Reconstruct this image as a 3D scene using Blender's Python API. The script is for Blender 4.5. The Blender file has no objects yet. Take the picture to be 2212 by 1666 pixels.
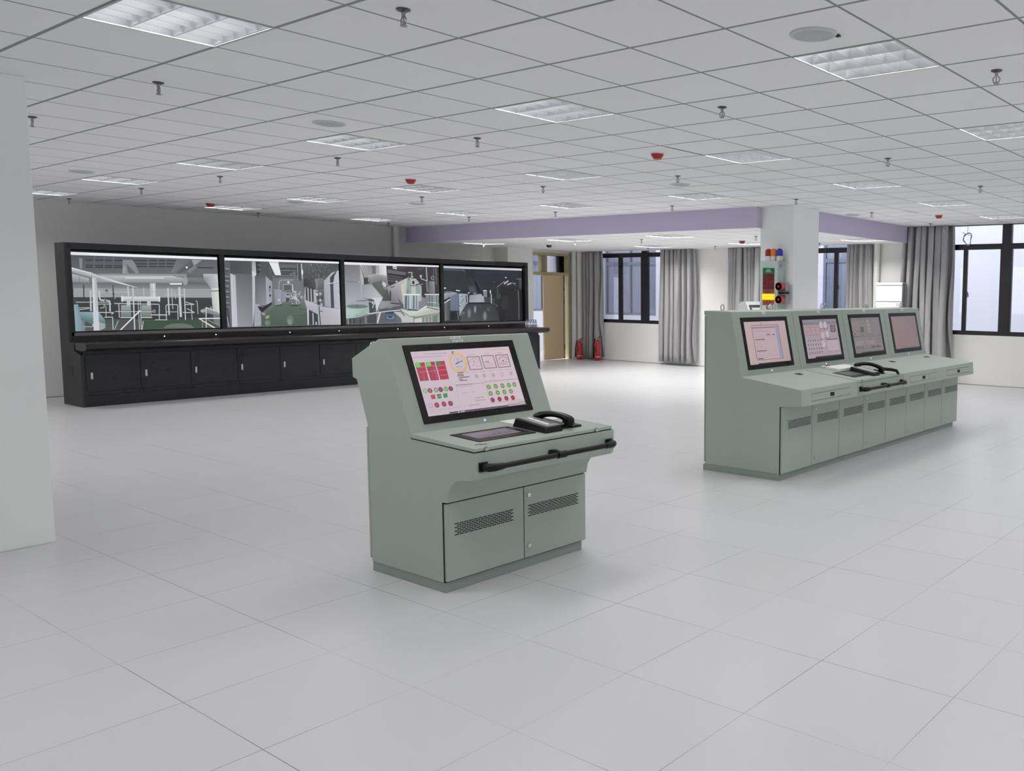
import bpy, bmesh, math, random
from mathutils import Vector, Matrix
random.seed(7)
PI = math.pi
scene = bpy.context.scene
COL = scene.collection

# ------------------------------------------------------------------ helpers
def lin(c):
    out = []
    for v in c[:3]:
        v = v / 255.0
        out.append(v / 12.92 if v <= 0.04045 else ((v + 0.055) / 1.055) ** 2.4)
    return tuple(out) + (1.0,)

MATS = {}
def mat(name, rgb, rough=0.5, metal=0.0, spec=0.5, emit=None, estr=0.0, bump=0.0, bscale=200.0, var=0.0, coat=0.0, trans=0.0, alpha=1.0):
    if name in MATS: return MATS[name]
    m = bpy.data.materials.new(name); m.use_nodes = True
    nt = m.node_tree; b = nt.nodes['Principled BSDF']
    b.inputs['Base Color'].default_value = lin(rgb)
    b.inputs['Roughness'].default_value = rough
    b.inputs['Metallic'].default_value = metal
    b.inputs['Specular IOR Level'].default_value = spec
    if coat: b.inputs['Coat Weight'].default_value = coat; b.inputs['Coat Roughness'].default_value = 0.15
    if trans: b.inputs['Transmission Weight'].default_value = trans
    if alpha < 1: b.inputs['Alpha'].default_value = alpha
    if emit:
        b.inputs['Emission Color'].default_value = lin(emit); b.inputs['Emission Strength'].default_value = estr
    if bump or var:
        tc = nt.nodes.new('ShaderNodeTexCoord')
        n = nt.nodes.new('ShaderNodeTexNoise'); n.inputs['Scale'].default_value = bscale; n.inputs['Detail'].default_value = 3
        nt.links.new(tc.outputs['Object'], n.inputs['Vector'])
        if bump:
            bp = nt.nodes.new('ShaderNodeBump'); bp.inputs['Strength'].default_value = bump; bp.inputs['Distance'].default_value = 0.002
            nt.links.new(n.outputs['Fac'], bp.inputs['Height']); nt.links.new(bp.outputs['Normal'], b.inputs['Normal'])
        if var:
            n2 = nt.nodes.new('ShaderNodeTexNoise'); n2.inputs['Scale'].default_value = 1.3; n2.inputs['Detail'].default_value = 4
            nt.links.new(tc.outputs['Object'], n2.inputs['Vector'])
            hsv = nt.nodes.new('ShaderNodeHueSaturation'); hsv.inputs['Color'].default_value = lin(rgb)
            mr = nt.nodes.new('ShaderNodeMapRange')
            mr.inputs['To Min'].default_value = 1 - var; mr.inputs['To Max'].default_value = 1 + var
            nt.links.new(n2.outputs['Fac'], mr.inputs['Value']); nt.links.new(mr.outputs['Result'], hsv.inputs['Value'])
            nt.links.new(hsv.outputs['Color'], b.inputs['Base Color'])
    MATS[name] = m
    return m

class MB:
    """collects shapes given in world coordinates"""
    def __init__(s): s.v = []; s.f = []
    def add(s, vs, fs):
        o = len(s.v); s.v += [tuple(v) for v in vs]; s.f += [tuple(i + o for i in f) for f in fs]; return s
    def box(s, x0, x1, y0, y1, z0, z1):
        v = [(x0,y0,z0),(x1,y0,z0),(x1,y1,z0),(x0,y1,z0),(x0,y0,z1),(x1,y0,z1),(x1,y1,z1),(x0,y1,z1)]
        return s.add(v, [(0,3,2,1),(4,5,6,7),(0,1,5,4),(1,2,6,5),(2,3,7,6),(3,0,4,7)])
    def prism(s, poly, a, b, axis='x'):
        n = len(poly)
        def pt(p, t):
            if axis == 'x': return (t, p[0], p[1])
            if axis == 'y': return (p[0], t, p[1])
            return (p[0], p[1], t)
        v = [pt(p, a) for p in poly] + [pt(p, b) for p in poly]
        f = [tuple(range(n)), tuple(range(2*n-1, n-1, -1))]
        for i in range(n):
            j = (i + 1) % n; f.append((i, i + n, j + n, j))
        return s.add(v, f)
    def hull8(s, v):   # 8 corners ordered like box
        return s.add(v, [(0,3,2,1),(4,5,6,7),(0,1,5,4),(1,2,6,5),(2,3,7,6),(3,0,4,7)])
    def cyl(s, p0, p1, r0, r1=None, seg=16, caps=True):
        r1 = r0 if r1 is None else r1
        p0 = Vector(p0); p1 = Vector(p1); d = (p1 - p0).normalized()
        a = d.orthogonal().normalized(); b = d.cross(a)
        v = []
        for p, r in ((p0, r0), (p1, r1)):
            for i in range(seg):
                t = 2*PI*i/seg; v.append(p + a*(r*math.cos(t)) + b*(r*math.sin(t)))
        f = [(i, (i+1) % seg, (i+1) % seg + seg, i + seg) for i in range(seg)]
        if caps: f += [tuple(range(seg-1, -1, -1)), tuple(range(seg, 2*seg))]
        return s.add(v, f)
    def tube(s, pts, r, seg=10, sx=1.0, sz=1.0, caps=True):
        pts = [Vector(p) for p in pts]; n = len(pts)
        rs = r if isinstance(r, (list, tuple)) else [r]*n
        v = []; prev = None
        for k, p in enumerate(pts):
            d = (pts[min(k+1, n-1)] - pts[max(k-1, 0)]).normalized()
            if prev is None:
                a = d.cross(Vector((0,0,1)))
                if a.length < 1e-4: a = d.orthogonal()
            else: a = prev - d * prev.dot(d)
            a.normalize(); prev = a; b = a.cross(d)
            for i in range(seg):
                t = 2*PI*i/seg; v.append(p + a*(rs[k]*sx*math.cos(t)) + b*(rs[k]*sz*math.sin(t)))
        f = []
        for k in range(n-1):
            for i in range(seg):
                j = (i+1) % seg; f.append((k*seg+i, k*seg+j, (k+1)*seg+j, (k+1)*seg+i))
        if caps: f += [tuple(range(seg-1, -1, -1)), tuple(range((n-1)*seg, n*seg))]
        return s.add(v, f)
    def lathe(s, prof, c=(0,0,0), axis='z', seg=20):
        c = Vector(c); v = []; n = len(prof)
        for r, h in prof:
            for i in range(seg):
                t = 2*PI*i/seg; x, y = r*math.cos(t), r*math.sin(t)
                q = {'z': (x, y, h), 'x': (h, x, y), 'y': (x, h, y)}[axis]
                v.append(c + Vector(q))
        f = []
        for k in range(n-1):
            for i in range(seg):
                j = (i+1) % seg; f.append((k*seg+i, k*seg+j, (k+1)*seg+j, (k+1)*seg+i))
        f += [tuple(range(seg-1, -1, -1)), tuple(range((n-1)*seg, n*seg))]
        return s.add(v, f)
    def torus(s, c, R, r, axis='y', seg=20, sub=8):
        c = Vector(c); v = []
        for i in range(seg):
            t = 2*PI*i/seg
            for k in range(sub):
                u = 2*PI*k/sub; rr = R + r*math.cos(u); a, b, h = rr*math.cos(t), rr*math.sin(t), r*math.sin(u)
                v.append(c + Vector({'y': (a, h, b), 'x': (h, a, b), 'z': (a, b, h)}[axis]))
        f = [(i*sub+k, i*sub+(k+1) % sub, ((i+1) % seg)*sub+(k+1) % sub, ((i+1) % seg)*sub+k) for i in range(seg) for k in range(sub)]
        return s.add(v, f)

ORIGIN = {}
def org(o): return ORIGIN.get(o, Vector((0,0,0)))
def build(name, mb, material, parent=None, bevel=0.0, smooth=None, segs=2):
    """ONE mesh object; its shapes are in world coordinates, stored relative to the thing's base"""
    off = org(parent) if parent else Vector((0,0,0))
    me = bpy.data.meshes.new(name)
    me.from_pydata([tuple(Vector(v) - off) for v in mb.v], [], mb.f)
    bm = bmesh.new(); bm.from_mesh(me)
    bmesh.ops.recalc_face_normals(bm, faces=bm.faces[:]); bm.to_mesh(me); bm.free()
    mats = material if isinstance(material, (list, tuple)) else [material]
    for m in mats: me.materials.append(m)
    o = bpy.data.objects.new(name, me); COL.objects.link(o)
    if parent: o.parent = parent; ORIGIN[o] = off
    if smooth is not None:
        me.shade_smooth(); me.set_sharp_from_angle(angle=math.radians(smooth))
    if bevel:
        b = o.modifiers.new('bevel', 'BEVEL'); b.width = bevel; b.segments = segs; b.limit_method = 'ANGLE'; b.angle_limit = math.radians(35)
    return o
def tag(o, label, cat, group=None):
    o['label'] = label; o['category'] = cat
    if group: o['group'] = group
    return o
def thing(name, label, cat, loc, group=None):
    o = bpy.data.objects.new(name, None); o.empty_display_size = 0.1; COL.objects.link(o)
    o.location = loc; ORIGIN[o] = Vector(loc)
    return tag(o, label, cat, group)
def single(name, mb, material, label, cat, base, group=None, **k):
    """a thing that is one mesh, with its origin at its base"""
    holder = bpy.data.objects.new('tmp', None); ORIGIN[holder] = Vector(base)
    off = Vector(base)
    mb.v = [tuple(Vector(v) - off) for v in mb.v]
    o = build(name, mb, material, None, **k); o.location = base
    bpy.data.objects.remove(holder)
    return tag(o, label, cat, group)
def structure(name, mb, material, parent=None, **k):
    o = build(name, mb, material, parent, **k)
    if parent is None: o['kind'] = 'structure'
    return o
def dup(root, loc, label, group=None, first=False):
    r = root.copy(); COL.objects.link(r); r.location = loc
    r['label'] = label
    if group: r['group'] = group
    for ch in root.children:
        c = ch.copy(); COL.objects.link(c); c.parent = r
        for g in ch.children:
            d = g.copy(); COL.objects.link(d); d.parent = c
    return r
ORD = ['first','second','third','fourth','fifth','sixth','seventh','eighth','ninth','tenth','eleventh','twelfth']

# ------------------------------------------------------------------ node helpers for the two grids
class N:
    def __init__(s, m): s.nt = m.node_tree
    def node(s, t, **k):
        n = s.nt.nodes.new(t)
        for a, b in k.items(): setattr(n, a, b)
        return n
    def math(s, op, a, b=None, c=None):
        n = s.node('ShaderNodeMath', operation=op)
        for i, x in enumerate((a, b, c)):
            if x is None: continue
            if isinstance(x, (int, float)): n.inputs[i].default_value = x
            else: s.nt.links.new(x, n.inputs[i])
        return n.outputs[0]
    def link(s, a, b): s.nt.links.new(a, b)

def grid_line(n, coord, off, half):
    """1 on the joints of a 0.6 m grid"""
    a = n.math('SUBTRACT', coord, off - 60.0)
    a = n.math('DIVIDE', a, 0.6)
    a = n.math('FRACT', a)
    a = n.math('SUBTRACT', a, 0.5)
    a = n.math('ABSOLUTE', a)
    a = n.math('SUBTRACT', 0.5, a)
    a = n.math('MULTIPLY', a, 0.6)
    return n.math('LESS_THAN', a, half)

def grid_material(name, rgb, line_rgb, ox, oy, half_x, half_y, rough, wear=0.0, tilevar=0.0, spec=0.5, fine=0.0):
    m = bpy.data.materials.new(name); m.use_nodes = True
    n = N(m); b = m.node_tree.nodes['Principled BSDF']
    b.inputs['Specular IOR Level'].default_value = spec
    g = n.node('ShaderNodeNewGeometry'); sep = n.node('ShaderNodeSeparateXYZ'); n.link(g.outputs['Position'], sep.inputs[0])
    lx = grid_line(n, sep.outputs['X'], ox, half_x)      # joints running along Y
    ly = grid_line(n, sep.outputs['Y'], oy, half_y)      # joints running along X
    line = n.math('MAXIMUM', lx, ly)
    if wear:                                             # tight joints nearly vanish here and there
        no = n.node('ShaderNodeTexNoise'); no.inputs['Scale'].default_value = 1.1; no.inputs['Detail'].default_value = 0
        n.link(g.outputs['Position'], no.inputs['Vector'])
        mr = n.node('ShaderNodeMapRange'); mr.inputs['From Min'].default_value = 0.35; mr.inputs['From Max'].default_value = 0.62
        mr.inputs['To Min'].default_value = 1 - wear; mr.inputs['To Max'].default_value = 1.0
        n.link(no.outputs['Fac'], mr.inputs['Value'])
        line = n.math('MULTIPLY', line, mr.outputs['Result'])
    # each panel its own shade
    cx = n.math('FLOOR', n.math('DIVIDE', n.math('SUBTRACT', sep.outputs['X'], ox - 60.0), 0.6))
    cy = n.math('FLOOR', n.math('DIVIDE', n.math('SUBTRACT', sep.outputs['Y'], oy - 60.0), 0.6))
    cmb = n.node('ShaderNodeCombineXYZ'); n.link(cx, cmb.inputs[0]); n.link(cy, cmb.inputs[1])
    wn = n.node('ShaderNodeTexWhiteNoise'); n.link(cmb.outputs[0], wn.inputs['Vector'])
    mr2 = n.node('ShaderNodeMapRange'); mr2.inputs['To Min'].default_value = 1 - tilevar; mr2.inputs['To Max'].default_value = 1 + tilevar
    n.link(wn.outputs['Value'], mr2.inputs['Value'])
    hsv = n.node('ShaderNodeHueSaturation'); hsv.inputs['Color'].default_value = lin(rgb); n.link(mr2.outputs['Result'], hsv.inputs['Value'])
    mix = n.node('ShaderNodeMix', data_type='RGBA')
    n.link(line, mix.inputs['Factor']); n.link(hsv.outputs['Color'], mix.inputs['A']); mix.inputs['B'].default_value = lin(line_rgb)
    n.link(mix.outputs['Result'], b.inputs['Base Color'])
    if isinstance(rough, tuple):
        no2 = n.node('ShaderNodeTexNoise'); no2.inputs['Scale'].default_value = 2.2; no2.inputs['Detail'].default_value = 5
        n.link(g.outputs['Position'], no2.inputs['Vector'])
        mr3 = n.node('ShaderNodeMapRange'); mr3.inputs['To Min'].default_value = rough[0]; mr3.inputs['To Max'].default_value = rough[1]
        n.link(no2.outputs['Fac'], mr3.inputs['Value']); n.link(mr3.outputs['Result'], b.inputs['Roughness'])
    else: b.inputs['Roughness'].default_value = rough
    if fine:
        no4 = n.node('ShaderNodeTexNoise'); no4.inputs['Scale'].default_value = 130; n.link(g.outputs['Position'], no4.inputs['Vector'])
        bp = n.node('ShaderNodeBump'); bp.inputs['Strength'].default_value = fine; bp.inputs['Distance'].default_value = 0.001
        n.link(no4.outputs['Fac'], bp.inputs['Height']); n.link(bp.outputs['Normal'], b.inputs['Normal'])
    return m

# ------------------------------------------------------------------ screens: a picture made of flat luminous shapes
def homography(c):
    (x0,y0),(x1,y1),(x2,y2),(x3,y3) = c     # TL TR BR BL -> unit square, v down
    dx1, dx2, sx = x1-x2, x3-x2, x0-x1+x2-x3
    dy1, dy2, sy = y1-y2, y3-y2, y0-y1+y2-y3
    den = dx1*dy2 - dx2*dy1
    g = (sx*dy2 - dx2*sy)/den; h = (dx1*sy - sx*dy1)/den
    M = Matrix(((x1-x0+g*x1, x3-x0+h*x3, x0), (y1-y0+g*y1, y3-y0+h*y3, y0), (g, h, 1)))
    return M.inverted()
class Picture:
    def __init__(s, corners=None):
        s.H = homography(corners) if corners else None
        s.shapes = []
    def m(s, p):
        if s.H is None: return (p[0], p[1])
        q = s.H @ Vector((p[0], p[1], 1)); return (q.x/q.z, q.y/q.z)
    @staticmethod
    def c3(c): return (c, c, c) if isinstance(c, (int, float)) else c
    def poly(s, col, *pts):
        cols = [s.c3(c) for c in col] if isinstance(col, list) else [s.c3(col)]*len(pts)
        s.shapes.append(([s.m(p) for p in pts], cols)); return s
    def uvpoly(s, col, pts): s.shapes.append((list(pts), [s.c3(col)]*len(pts))); return s
    def line(s, col, w, *pts):
        for a, b in zip(pts, pts[1:]):
            d = Vector((b[0]-a[0], b[1]-a[1])); L = d.length or 1; n = Vector((-d.y, d.x))*(w/2/L)
            s.poly(col, (a[0]+n.x, a[1]+n.y), (b[0]+n.x, b[1]+n.y), (b[0]-n.x, b[1]-n.y), (a[0]-n.x, a[1]-n.y))
        return s
    def oval(s, col, x, y, rx, ry=None, n=20):
        ry = rx if ry is None else ry
        return s.poly(col, *[(x+rx*math.cos(2*PI*i/n), y+ry*math.sin(2*PI*i/n)) for i in range(n)])
    def disc(s, col, x, y, r, asp, n=20):       # true circle on the screen, r in units of its width
        u, v = s.m((x, y))
        return s.uvpoly(col, [(u+r*math.cos(2*PI*i/n), v+r*asp*math.sin(2*PI*i/n)) for i in range(n)])
    def make(s, name, parent, o, U, V, step=6e-5, estr=1.0, matname='screen_glow'):
        o = Vector(o); U = Vector(U); V = Vector(V); nrm = V.cross(U).normalized()
        off = org(parent); vs = []; fs = []; cs = []
        for k, (pts, cols) in enumerate(s.shapes):
            idx = []
            for (u, v), c in zip(pts, cols):
                u = min(max(u, 0), 1); v = min(max(v, 0), 1)
                idx.append(len(vs)); g_ = sum(c)/3; c = tuple(v_*.8 + g_*.2 for v_ in c); vs.append(tuple(o + U*u + V*v + nrm*(step*k) - off)); cs.append(lin(c))
            fs.append(idx)
        me = bpy.data.meshes.new(name); me.from_pydata(vs, [], fs)
        at = me.color_attributes.new('glow', 'FLOAT_COLOR', 'POINT')
        for i, c in enumerate(cs): at.data[i].color = c
        key = matname + str(estr)
        if key not in MATS:
            m = bpy.data.materials.new(matname); m.use_nodes = True; b = m.node_tree.nodes['Principled BSDF']
            a = m.node_tree.nodes.new('ShaderNodeAttribute'); a.attribute_name = 'glow'
            m.node_tree.links.new(a.outputs['Color'], b.inputs['Emission Color']); b.inputs['Emission Strength'].default_value = estr
            b.inputs['Base Color'].default_value = (0.01, 0.01, 0.01, 1); b.inputs['Roughness'].default_value = 0.35; b.inputs['Specular IOR Level'].default_value = 0.25
            MATS[key] = m
        me.materials.append(MATS[key])
        ob = bpy.data.objects.new(name, me); COL.objects.link(ob); ob.parent = parent; ORIGIN[ob] = off
        return ob
# ------------------------------------------------------------------ sizes of the room (metres, floor z = 0)
HC = 2.843                      # main suspended ceiling
ZL = 2.555                      # lower ceiling over the recess
GX, GY = 2.9026, 3.1226         # a crossing of the ceiling grid
FX, FY = 1.4567, 5.4019         # a crossing of the floor grid
XW, YB = 15.35, 15.45           # window wall, back wall
SX, SY = 10.70, 6.77            # faces of the dropped part
PX0, PX1, PY0, PY1 = 10.82, 11.535, 6.565, 7.13     # the square pillar at the corner of the dropped part
XMIN, YMIN = -4.0, -4.0

M_floor = grid_material('white_floor_panels', (205,205,206), (120,121,122), FX, FY, 0.0016, 0.0016, 0.30, wear=0.75, tilevar=0.012, spec=0.4)
M_ceil = grid_material('white_ceiling_tiles', (245,245,246), (152,154,155), GX, GY, 0.0105, 0.0075, 0.9, tilevar=0.01, spec=0.1)
M_ceil2 = grid_material('white_ceiling_tiles_low', (243,243,243), (165,166,168), 10.8, 6.85, 0.0085, 0.007, 0.9, tilevar=0.01, spec=0.1)
M_wall = mat('white_paint', (234,233,230), 0.75, spec=0.2, var=0.02)
M_wallg = mat('back_wall_paint', (228,227,224), 0.8, spec=0.2, var=0.03)
M_col = mat('pillar_paint', (246,247,245), 0.7, spec=0.2, var=0.015)
M_purple = mat('lilac_paint', (204,196,220), 0.75, spec=0.2, var=0.02)
M_black = mat('black_window_metal', (24,24,28), 0.35, spec=0.5)
M_pipe = mat('white_plastic_pipe', (220,220,216), 0.4)
M_facade = mat('white_render_outside', (212,213,218), 0.85, spec=0.1)

# floor
structure('floor', MB().add([(XMIN,YMIN,0),(XW,YMIN,0),(XW,YB,0),(XMIN,YB,0)], [(0,1,2,3)]), M_floor)

# troffer cells of the ceiling grid (index of the cell in X, in Y)
CELLS = [(-2,2),(2,-2),(2,2),(2,6),(2,10),(2,14),(2,18),(6,-2),(6,2),(6,6),(6,10),(6,14),(6,18),
         (10,2),(10,6),(10,10),(10,14),(10,18),(14,2),(18,2)]
BEHIND = [(-2,-2),(2,-6),(6,-6),(-2,-6),(-2,10),(-2,14),(10,-2),(14,-2),(18,-2),(-6,2),(-6,-2),(10,-6)]
holes = set(CELLS + BEHIND)
mb = MB()
mb.add([(SX,SY,HC),(PX0+.01,SY,HC),(PX0+.01,PY1-.01,HC),(SX,PY1-.01,HC)], [(0,3,2,1)])
def clipcell(x0, x1, y0, y1):
    x0, x1, y0, y1 = max(x0, XMIN), min(x1, XW), max(y0, YMIN), min(y1, YB)
    if x1 - x0 < 1e-4 or y1 - y0 < 1e-4: return []
    if x0 >= SX and y0 >= SY: return []
    if x1 <= SX or y1 <= SY: return [(x0, x1, y0, y1)]
    out = []
    if x0 < SX: out.append((x0, SX, y0, y1)); x0 = SX
    if y0 < SY: out.append((x0, x1, y0, SY))
    return out
for j in range(-13, 23):
    for k in range(-13, 22):
        if (j, k) in holes: continue
        for a in clipcell(GX+j*.6, GX+(j+1)*.6, GY+k*.6, GY+(k+1)*.6):
            x0, x1, y0, y1 = a
            mb.add([(x0,y0,HC),(x1,y0,HC),(x1,y1,HC),(x0,y1,HC)], [(0,3,2,1)])
structure('ceiling', mb, M_ceil)

LOWC = [(11.7,9.55),(11.7,11.95),(14.1,9.55),(14.1,11.95),(14.1,7.15),(11.7,7.15),(11.7,14.35)]  # the lights ending this list are added to brighten the recess
GX2, GY2 = 10.8, 6.85
lowholes = {(round((x-.3-GX2)/.6), round((y-.3-GY2)/.6)) for x, y in LOWC}
LOWC = [(GX2+a*.6+.3, GY2+b*.6+.3) for a, b in sorted(lowholes)]
mb = MB()
for j in range(-1, 9):
    for k in range(-1, 16):
        if (j, k) in lowholes: continue
        x0, x1, y0, y1 = max(GX2+j*.6, SX), min(GX2+(j+1)*.6, XW), max(GY2+k*.6, SY), min(GY2+(k+1)*.6, YB)
        if x0 < PX0 and y0 < PY1-.01: y0 = PY1-.01
        if x1-x0 < 1e-4 or y1-y0 < 1e-4: continue
        mb.add([(x0,y0,ZL),(x1,y0,ZL),(x1,y1,ZL),(x0,y1,ZL)], [(0,3,2,1)])
structure('ceiling_lower', mb, M_ceil2)
o = structure('wall_soffit', MB().box(SX-.012, SX, PY1-.022, YB, ZL-.012, HC).box(SX, PX0+.02, PY1-.022, PY1-.01, ZL-.012, HC).box(PX1-.02, XW, SY-.012, SY, ZL-.012, HC), M_purple)

# walls with their openings -------------------------------------------------
def wall_x(mb, x0, x1, y0, y1, z0, z1, opens):     # a wall in a plane x = const, openings (y0,y1,z0,z1)
    ys = sorted({y0, y1} | {v for a in opens for v in a[:2]})
    for a, b in zip(ys, ys[1:]):
        here = [q for q in opens if q[0] <= a + 1e-6 and q[1] >= b - 1e-6]
        if not here: mb.box(x0, x1, a, b, z0, z1); continue
        q = here[0]
        if q[2] > z0 + 1e-4: mb.box(x0, x1, a, b, z0, q[2])
        if q[3] < z1 - 1e-4: mb.box(x0, x1, a, b, q[3], z1)
WIN = [(12.05, 14.95, .893, HC), (7.75, 10.55, .893, HC), (2.2, 6.72, .893, HC)]
mb = MB(); wall_x(mb, XW, XW+.25, YMIN, YB+.25, -.05, HC+.15, WIN); structure('wall_right', mb, M_wall)
DX0, DX1, DZ = 13.62, 15.12, 2.50
mb = MB()
mb.box(XMIN, DX0, YB, YB+.25, -.05, HC+.15).box(DX1, XW, YB, YB+.25, -.05, HC+.15).box(DX0, DX1, YB, YB+.25, DZ, HC+.15)
structure('wall_back', mb, M_wallg)
# lighter painted end of the back wall: the projecting pier beside the door
structure('wall_pier', MB().box(12.88, DX0-.03, 15.02, YB, 0, ZL), M_wall)
mb = MB(); wall_x(mb, XMIN-.2, XMIN, YMIN-.2, YB+.25, -.05, HC+.15, [(9.0,13.5,.9,HC-.1)]); structure('wall_left', mb, M_wall)  # opening added in this unseen wall to let in side light
mb = MB(); wall_x(mb, YMIN-.2, YMIN, XMIN, XW+.25, -.05, HC+.15, [(-3.2,-.6,1.0,HC-.4),(4.6,8.2,1.0,HC-.4),(10.2,13.4,1.0,HC-.4)])  # openings added behind the camera to bring in more daylight
mb.v = [(y, x, z) for x, y, z in mb.v]; structure('wall_front', mb, M_wall)
# pillars
o = structure('pillar', MB().box(1.15, 1.985, 6.58, 7.35, 0, HC), M_col, bevel=.004)
o = structure('pillar', MB().box(PX0, PX1, PY0, PY1, 0, HC), M_col, bevel=.004)
# thin skirting shadow line of the window wall
structure('baseboard_right', MB().box(XW-.006, XW, YMIN, YB, 0, .012), mat('skirting_grey', (150,149,146), .7))
structure('baseboard_back', MB().box(XMIN, 12.88, YB-.006, YB, 0, .012), MATS['skirting_grey'])

# outside: ground, the opposite walls of the light well with curtained windows ---
M_ground = mat('pale_paving', (205,204,202), .8)
structure('ground', MB().box(XW+.25, 30, -12, 30, -.08, -.02).box(XMIN, XW+.25, YB+.25, 30, -.08, -.02), M_ground)
def opp_wall(name, mb): return structure(name, mb, M_facade)
mb = MB(); wall_x(mb, 19.0, 19.25, -10, 18.2, -.05, 7.0, [(16.01, 17.95, .957, 3.2), (8.5, 10.68, .957, 3.2)]); opp_wall('wall_outside_right', mb)
mb = MB()
mb.box(9.0, 14.4, 18.2, 18.45, -.05, 7).box(17.0, 19.25, 18.2, 18.45, -.05, 7).box(14.4, 17.0, 18.2, 18.45, -.05, 1.08).box(14.4, 17.0, 18.2, 18.45, 3.2, 7)
opp_wall('wall_outside_back', mb)
M_gframe = mat('grey_window_frame_outside', (118,122,136), .5)
M_drape = mat('pale_blue_drape', (226,233,246), .9, spec=.1)
M_dark = mat('unlit_room', (70,72,80), .9)
M_glass = bpy.data.materials.new('window_glass'); M_glass.use_nodes = True
nt = M_glass.node_tree; nt.nodes.remove(nt.nodes['Principled BSDF'])
tr = nt.nodes.new('ShaderNodeBsdfTransparent'); tr.inputs[0].default_value = (.93, .94, .97, 1)
gl = nt.nodes.new('ShaderNodeBsdfGlossy'); gl.inputs['Roughness'].default_value = .02
fr = nt.nodes.new('ShaderNodeFresnel'); fr.inputs[0].default_value = 1.45
mx = nt.nodes.new('ShaderNodeMixShader')
nt.links.new(fr.outputs[0], mx.inputs[0]); nt.links.new(tr.outputs[0], mx.inputs[1]); nt.links.new(gl.outputs[0], mx.inputs[2])
nt.links.new(mx.outputs[0], nt.nodes['Material Output'].inputs['Surface'])

def drape_pts(a0, a1, z0, z1, base, amp, folds, rnd, axis):
    n = int(folds*10); vs = []; fs = []; zs = 7
    for r in range(zs):
        t = r/(zs-1); z = z0 + (z1-z0)*t
        for i in range(n+1):
            u = i/n; a = a0 + (a1-a0)*u
            d = amp*math.sin(2*PI*folds*u + .6*math.sin(5*u+rnd) + .3*math.sin(3*t+rnd*2))
            vs.append((base+d, a, z) if axis == 'x' else (a, base+d, z))
    for r in range(zs-1):
        for i in range(n): q = r*(n+1)+i; fs.append((q, q+1, q+n+2, q+n+1))
    return vs, fs
def far_window(name, axis, pos, a0, a1, z0, z1, rail, mull):
    root = bpy.data.objects.new(name, None); COL.objects.link(root); root['kind'] = 'structure'
    root.location = (pos, (a0+a1)/2, z0) if axis == 'x' else ((a0+a1)/2, pos, z0); ORIGIN[root] = Vector(root.location)
    def B(m, a, b, c, d, e, f):
        return m.box(a, b, c, d, e, f) if axis == 'x' else m.box(c, d, a, b, e, f)
    m = MB(); w = .06
    B(m, pos+.03, pos+.12, a0, a0+w, z0, z1); B(m, pos+.03, pos+.12, a1-w, a1, z0, z1)
    B(m, pos+.03, pos+.12, a0+w, a1-w, z0, z0+w); B(m, pos+.03, pos+.12, a0+w, a1-w, rail-.04, rail+.05); B(m, pos+.03, pos+.12, a0+w, a1-w, z1-w, z1)
    for q in mull: B(m, pos+.035, pos+.115, q-.025, q+.025, z0+w, z1-w)
    build('window_frame', m, M_gframe, root)
    m = MB(); B(m, pos+.05, pos+.056, a0+w, a1-w, z0+w, z1-w); build('pane', m, M_glass, root)
    m = MB(); m.add(*drape_pts(a0+.03, a1-.03, z0+.02, z1-.02, pos+.09, .02, (a1-a0)*5.5, pos+a0, axis)); build('drape', m, M_drape, root, smooth=60)
    m = MB(); B(m, pos+.3, pos+.32, a0-.1, a1+.1, z0-.1, z1+.1); build('room_behind', m, M_dark, root)
far_window('window_4', 'x', 19.0, 16.01, 17.95, .957, 3.2, 2.42, [17.0])
far_window('window_5', 'x', 19.0, 8.5, 10.68, .957, 3.2, 2.41, [9.6])
far_window('window_6', 'y', 18.2, 14.4, 17.0, 1.08, 3.2, 2.38, [15.7, 16.86])

# windows of the room ---------------------------------------------------------
def room_window(name, y0, y1, ztop, mulls, sashes, handle_y, zh):
    root = bpy.data.objects.new(name, None); COL.objects.link(root); root['kind'] = 'structure'
    root.location = (XW, (y0+y1)/2, .893); ORIGIN[root] = Vector(root.location)
    xa, xb = XW+.02, XW+.09
    m = MB().box(xa, xb, y0, y1, .893, .968).box(xa, xb, y0, y1, 2.41, 2.508)
    m.box(xa, xb, y0, y0+.06, .968, ztop).box(xa, xb, y1-.06, y1, .968, ztop)
    if ztop > 2.6: m.box(xa, xb, y0, y1, ztop-.012, ztop)
    for q, w in mulls: m.box(xa-.005, xb+.01, q-w/2, q+w/2, .9, ztop)
    for q, w in mulls: m.box(xa-.002, xb-.005, q-w/2-.022, q+w/2+.022, .93, 2.43)
    build('window_frame', m, M_black, root, bevel=.003)
    for q, w in sashes:
        build('sash_stile', MB().box(xa+.01, xb-.01, q-w/2, q+w/2, .96, 2.42), M_black, root, bevel=.003)
    for q in handle_y:
        h = MB().box(xa-.012, xa+.012, q-.02, q+.016, zh-.06, zh+.06)
        h.tube([(xa-.012, q-.02, zh+.03), (xa-.03, q-.045, zh+.02), (xa-.03, q-.05, zh-.05)], .009, 8)
        build('handle', h, M_black, root)
    build('pane', MB().box(XW+.055, XW+.061, y0+.05, y1-.05, .95, ztop-.01), M_glass, root)
    return root
room_window('window_1', 12.05, 14.95, ZL-.005, [(13.295,.165)], [(14.045,.11),(12.5,.1)], [13.99], 1.62)
room_window('window_2', 7.75, 10.55, ZL-.005, [(9.15,.165)], [(8.357,.085)], [8.315], 1.75)
room_window('window_3', 2.2, 6.72, HC, [(4.998,.165),(3.3,.165)], [(5.737,.075),(4.1,.075)], [5.70], 1.62)
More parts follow.
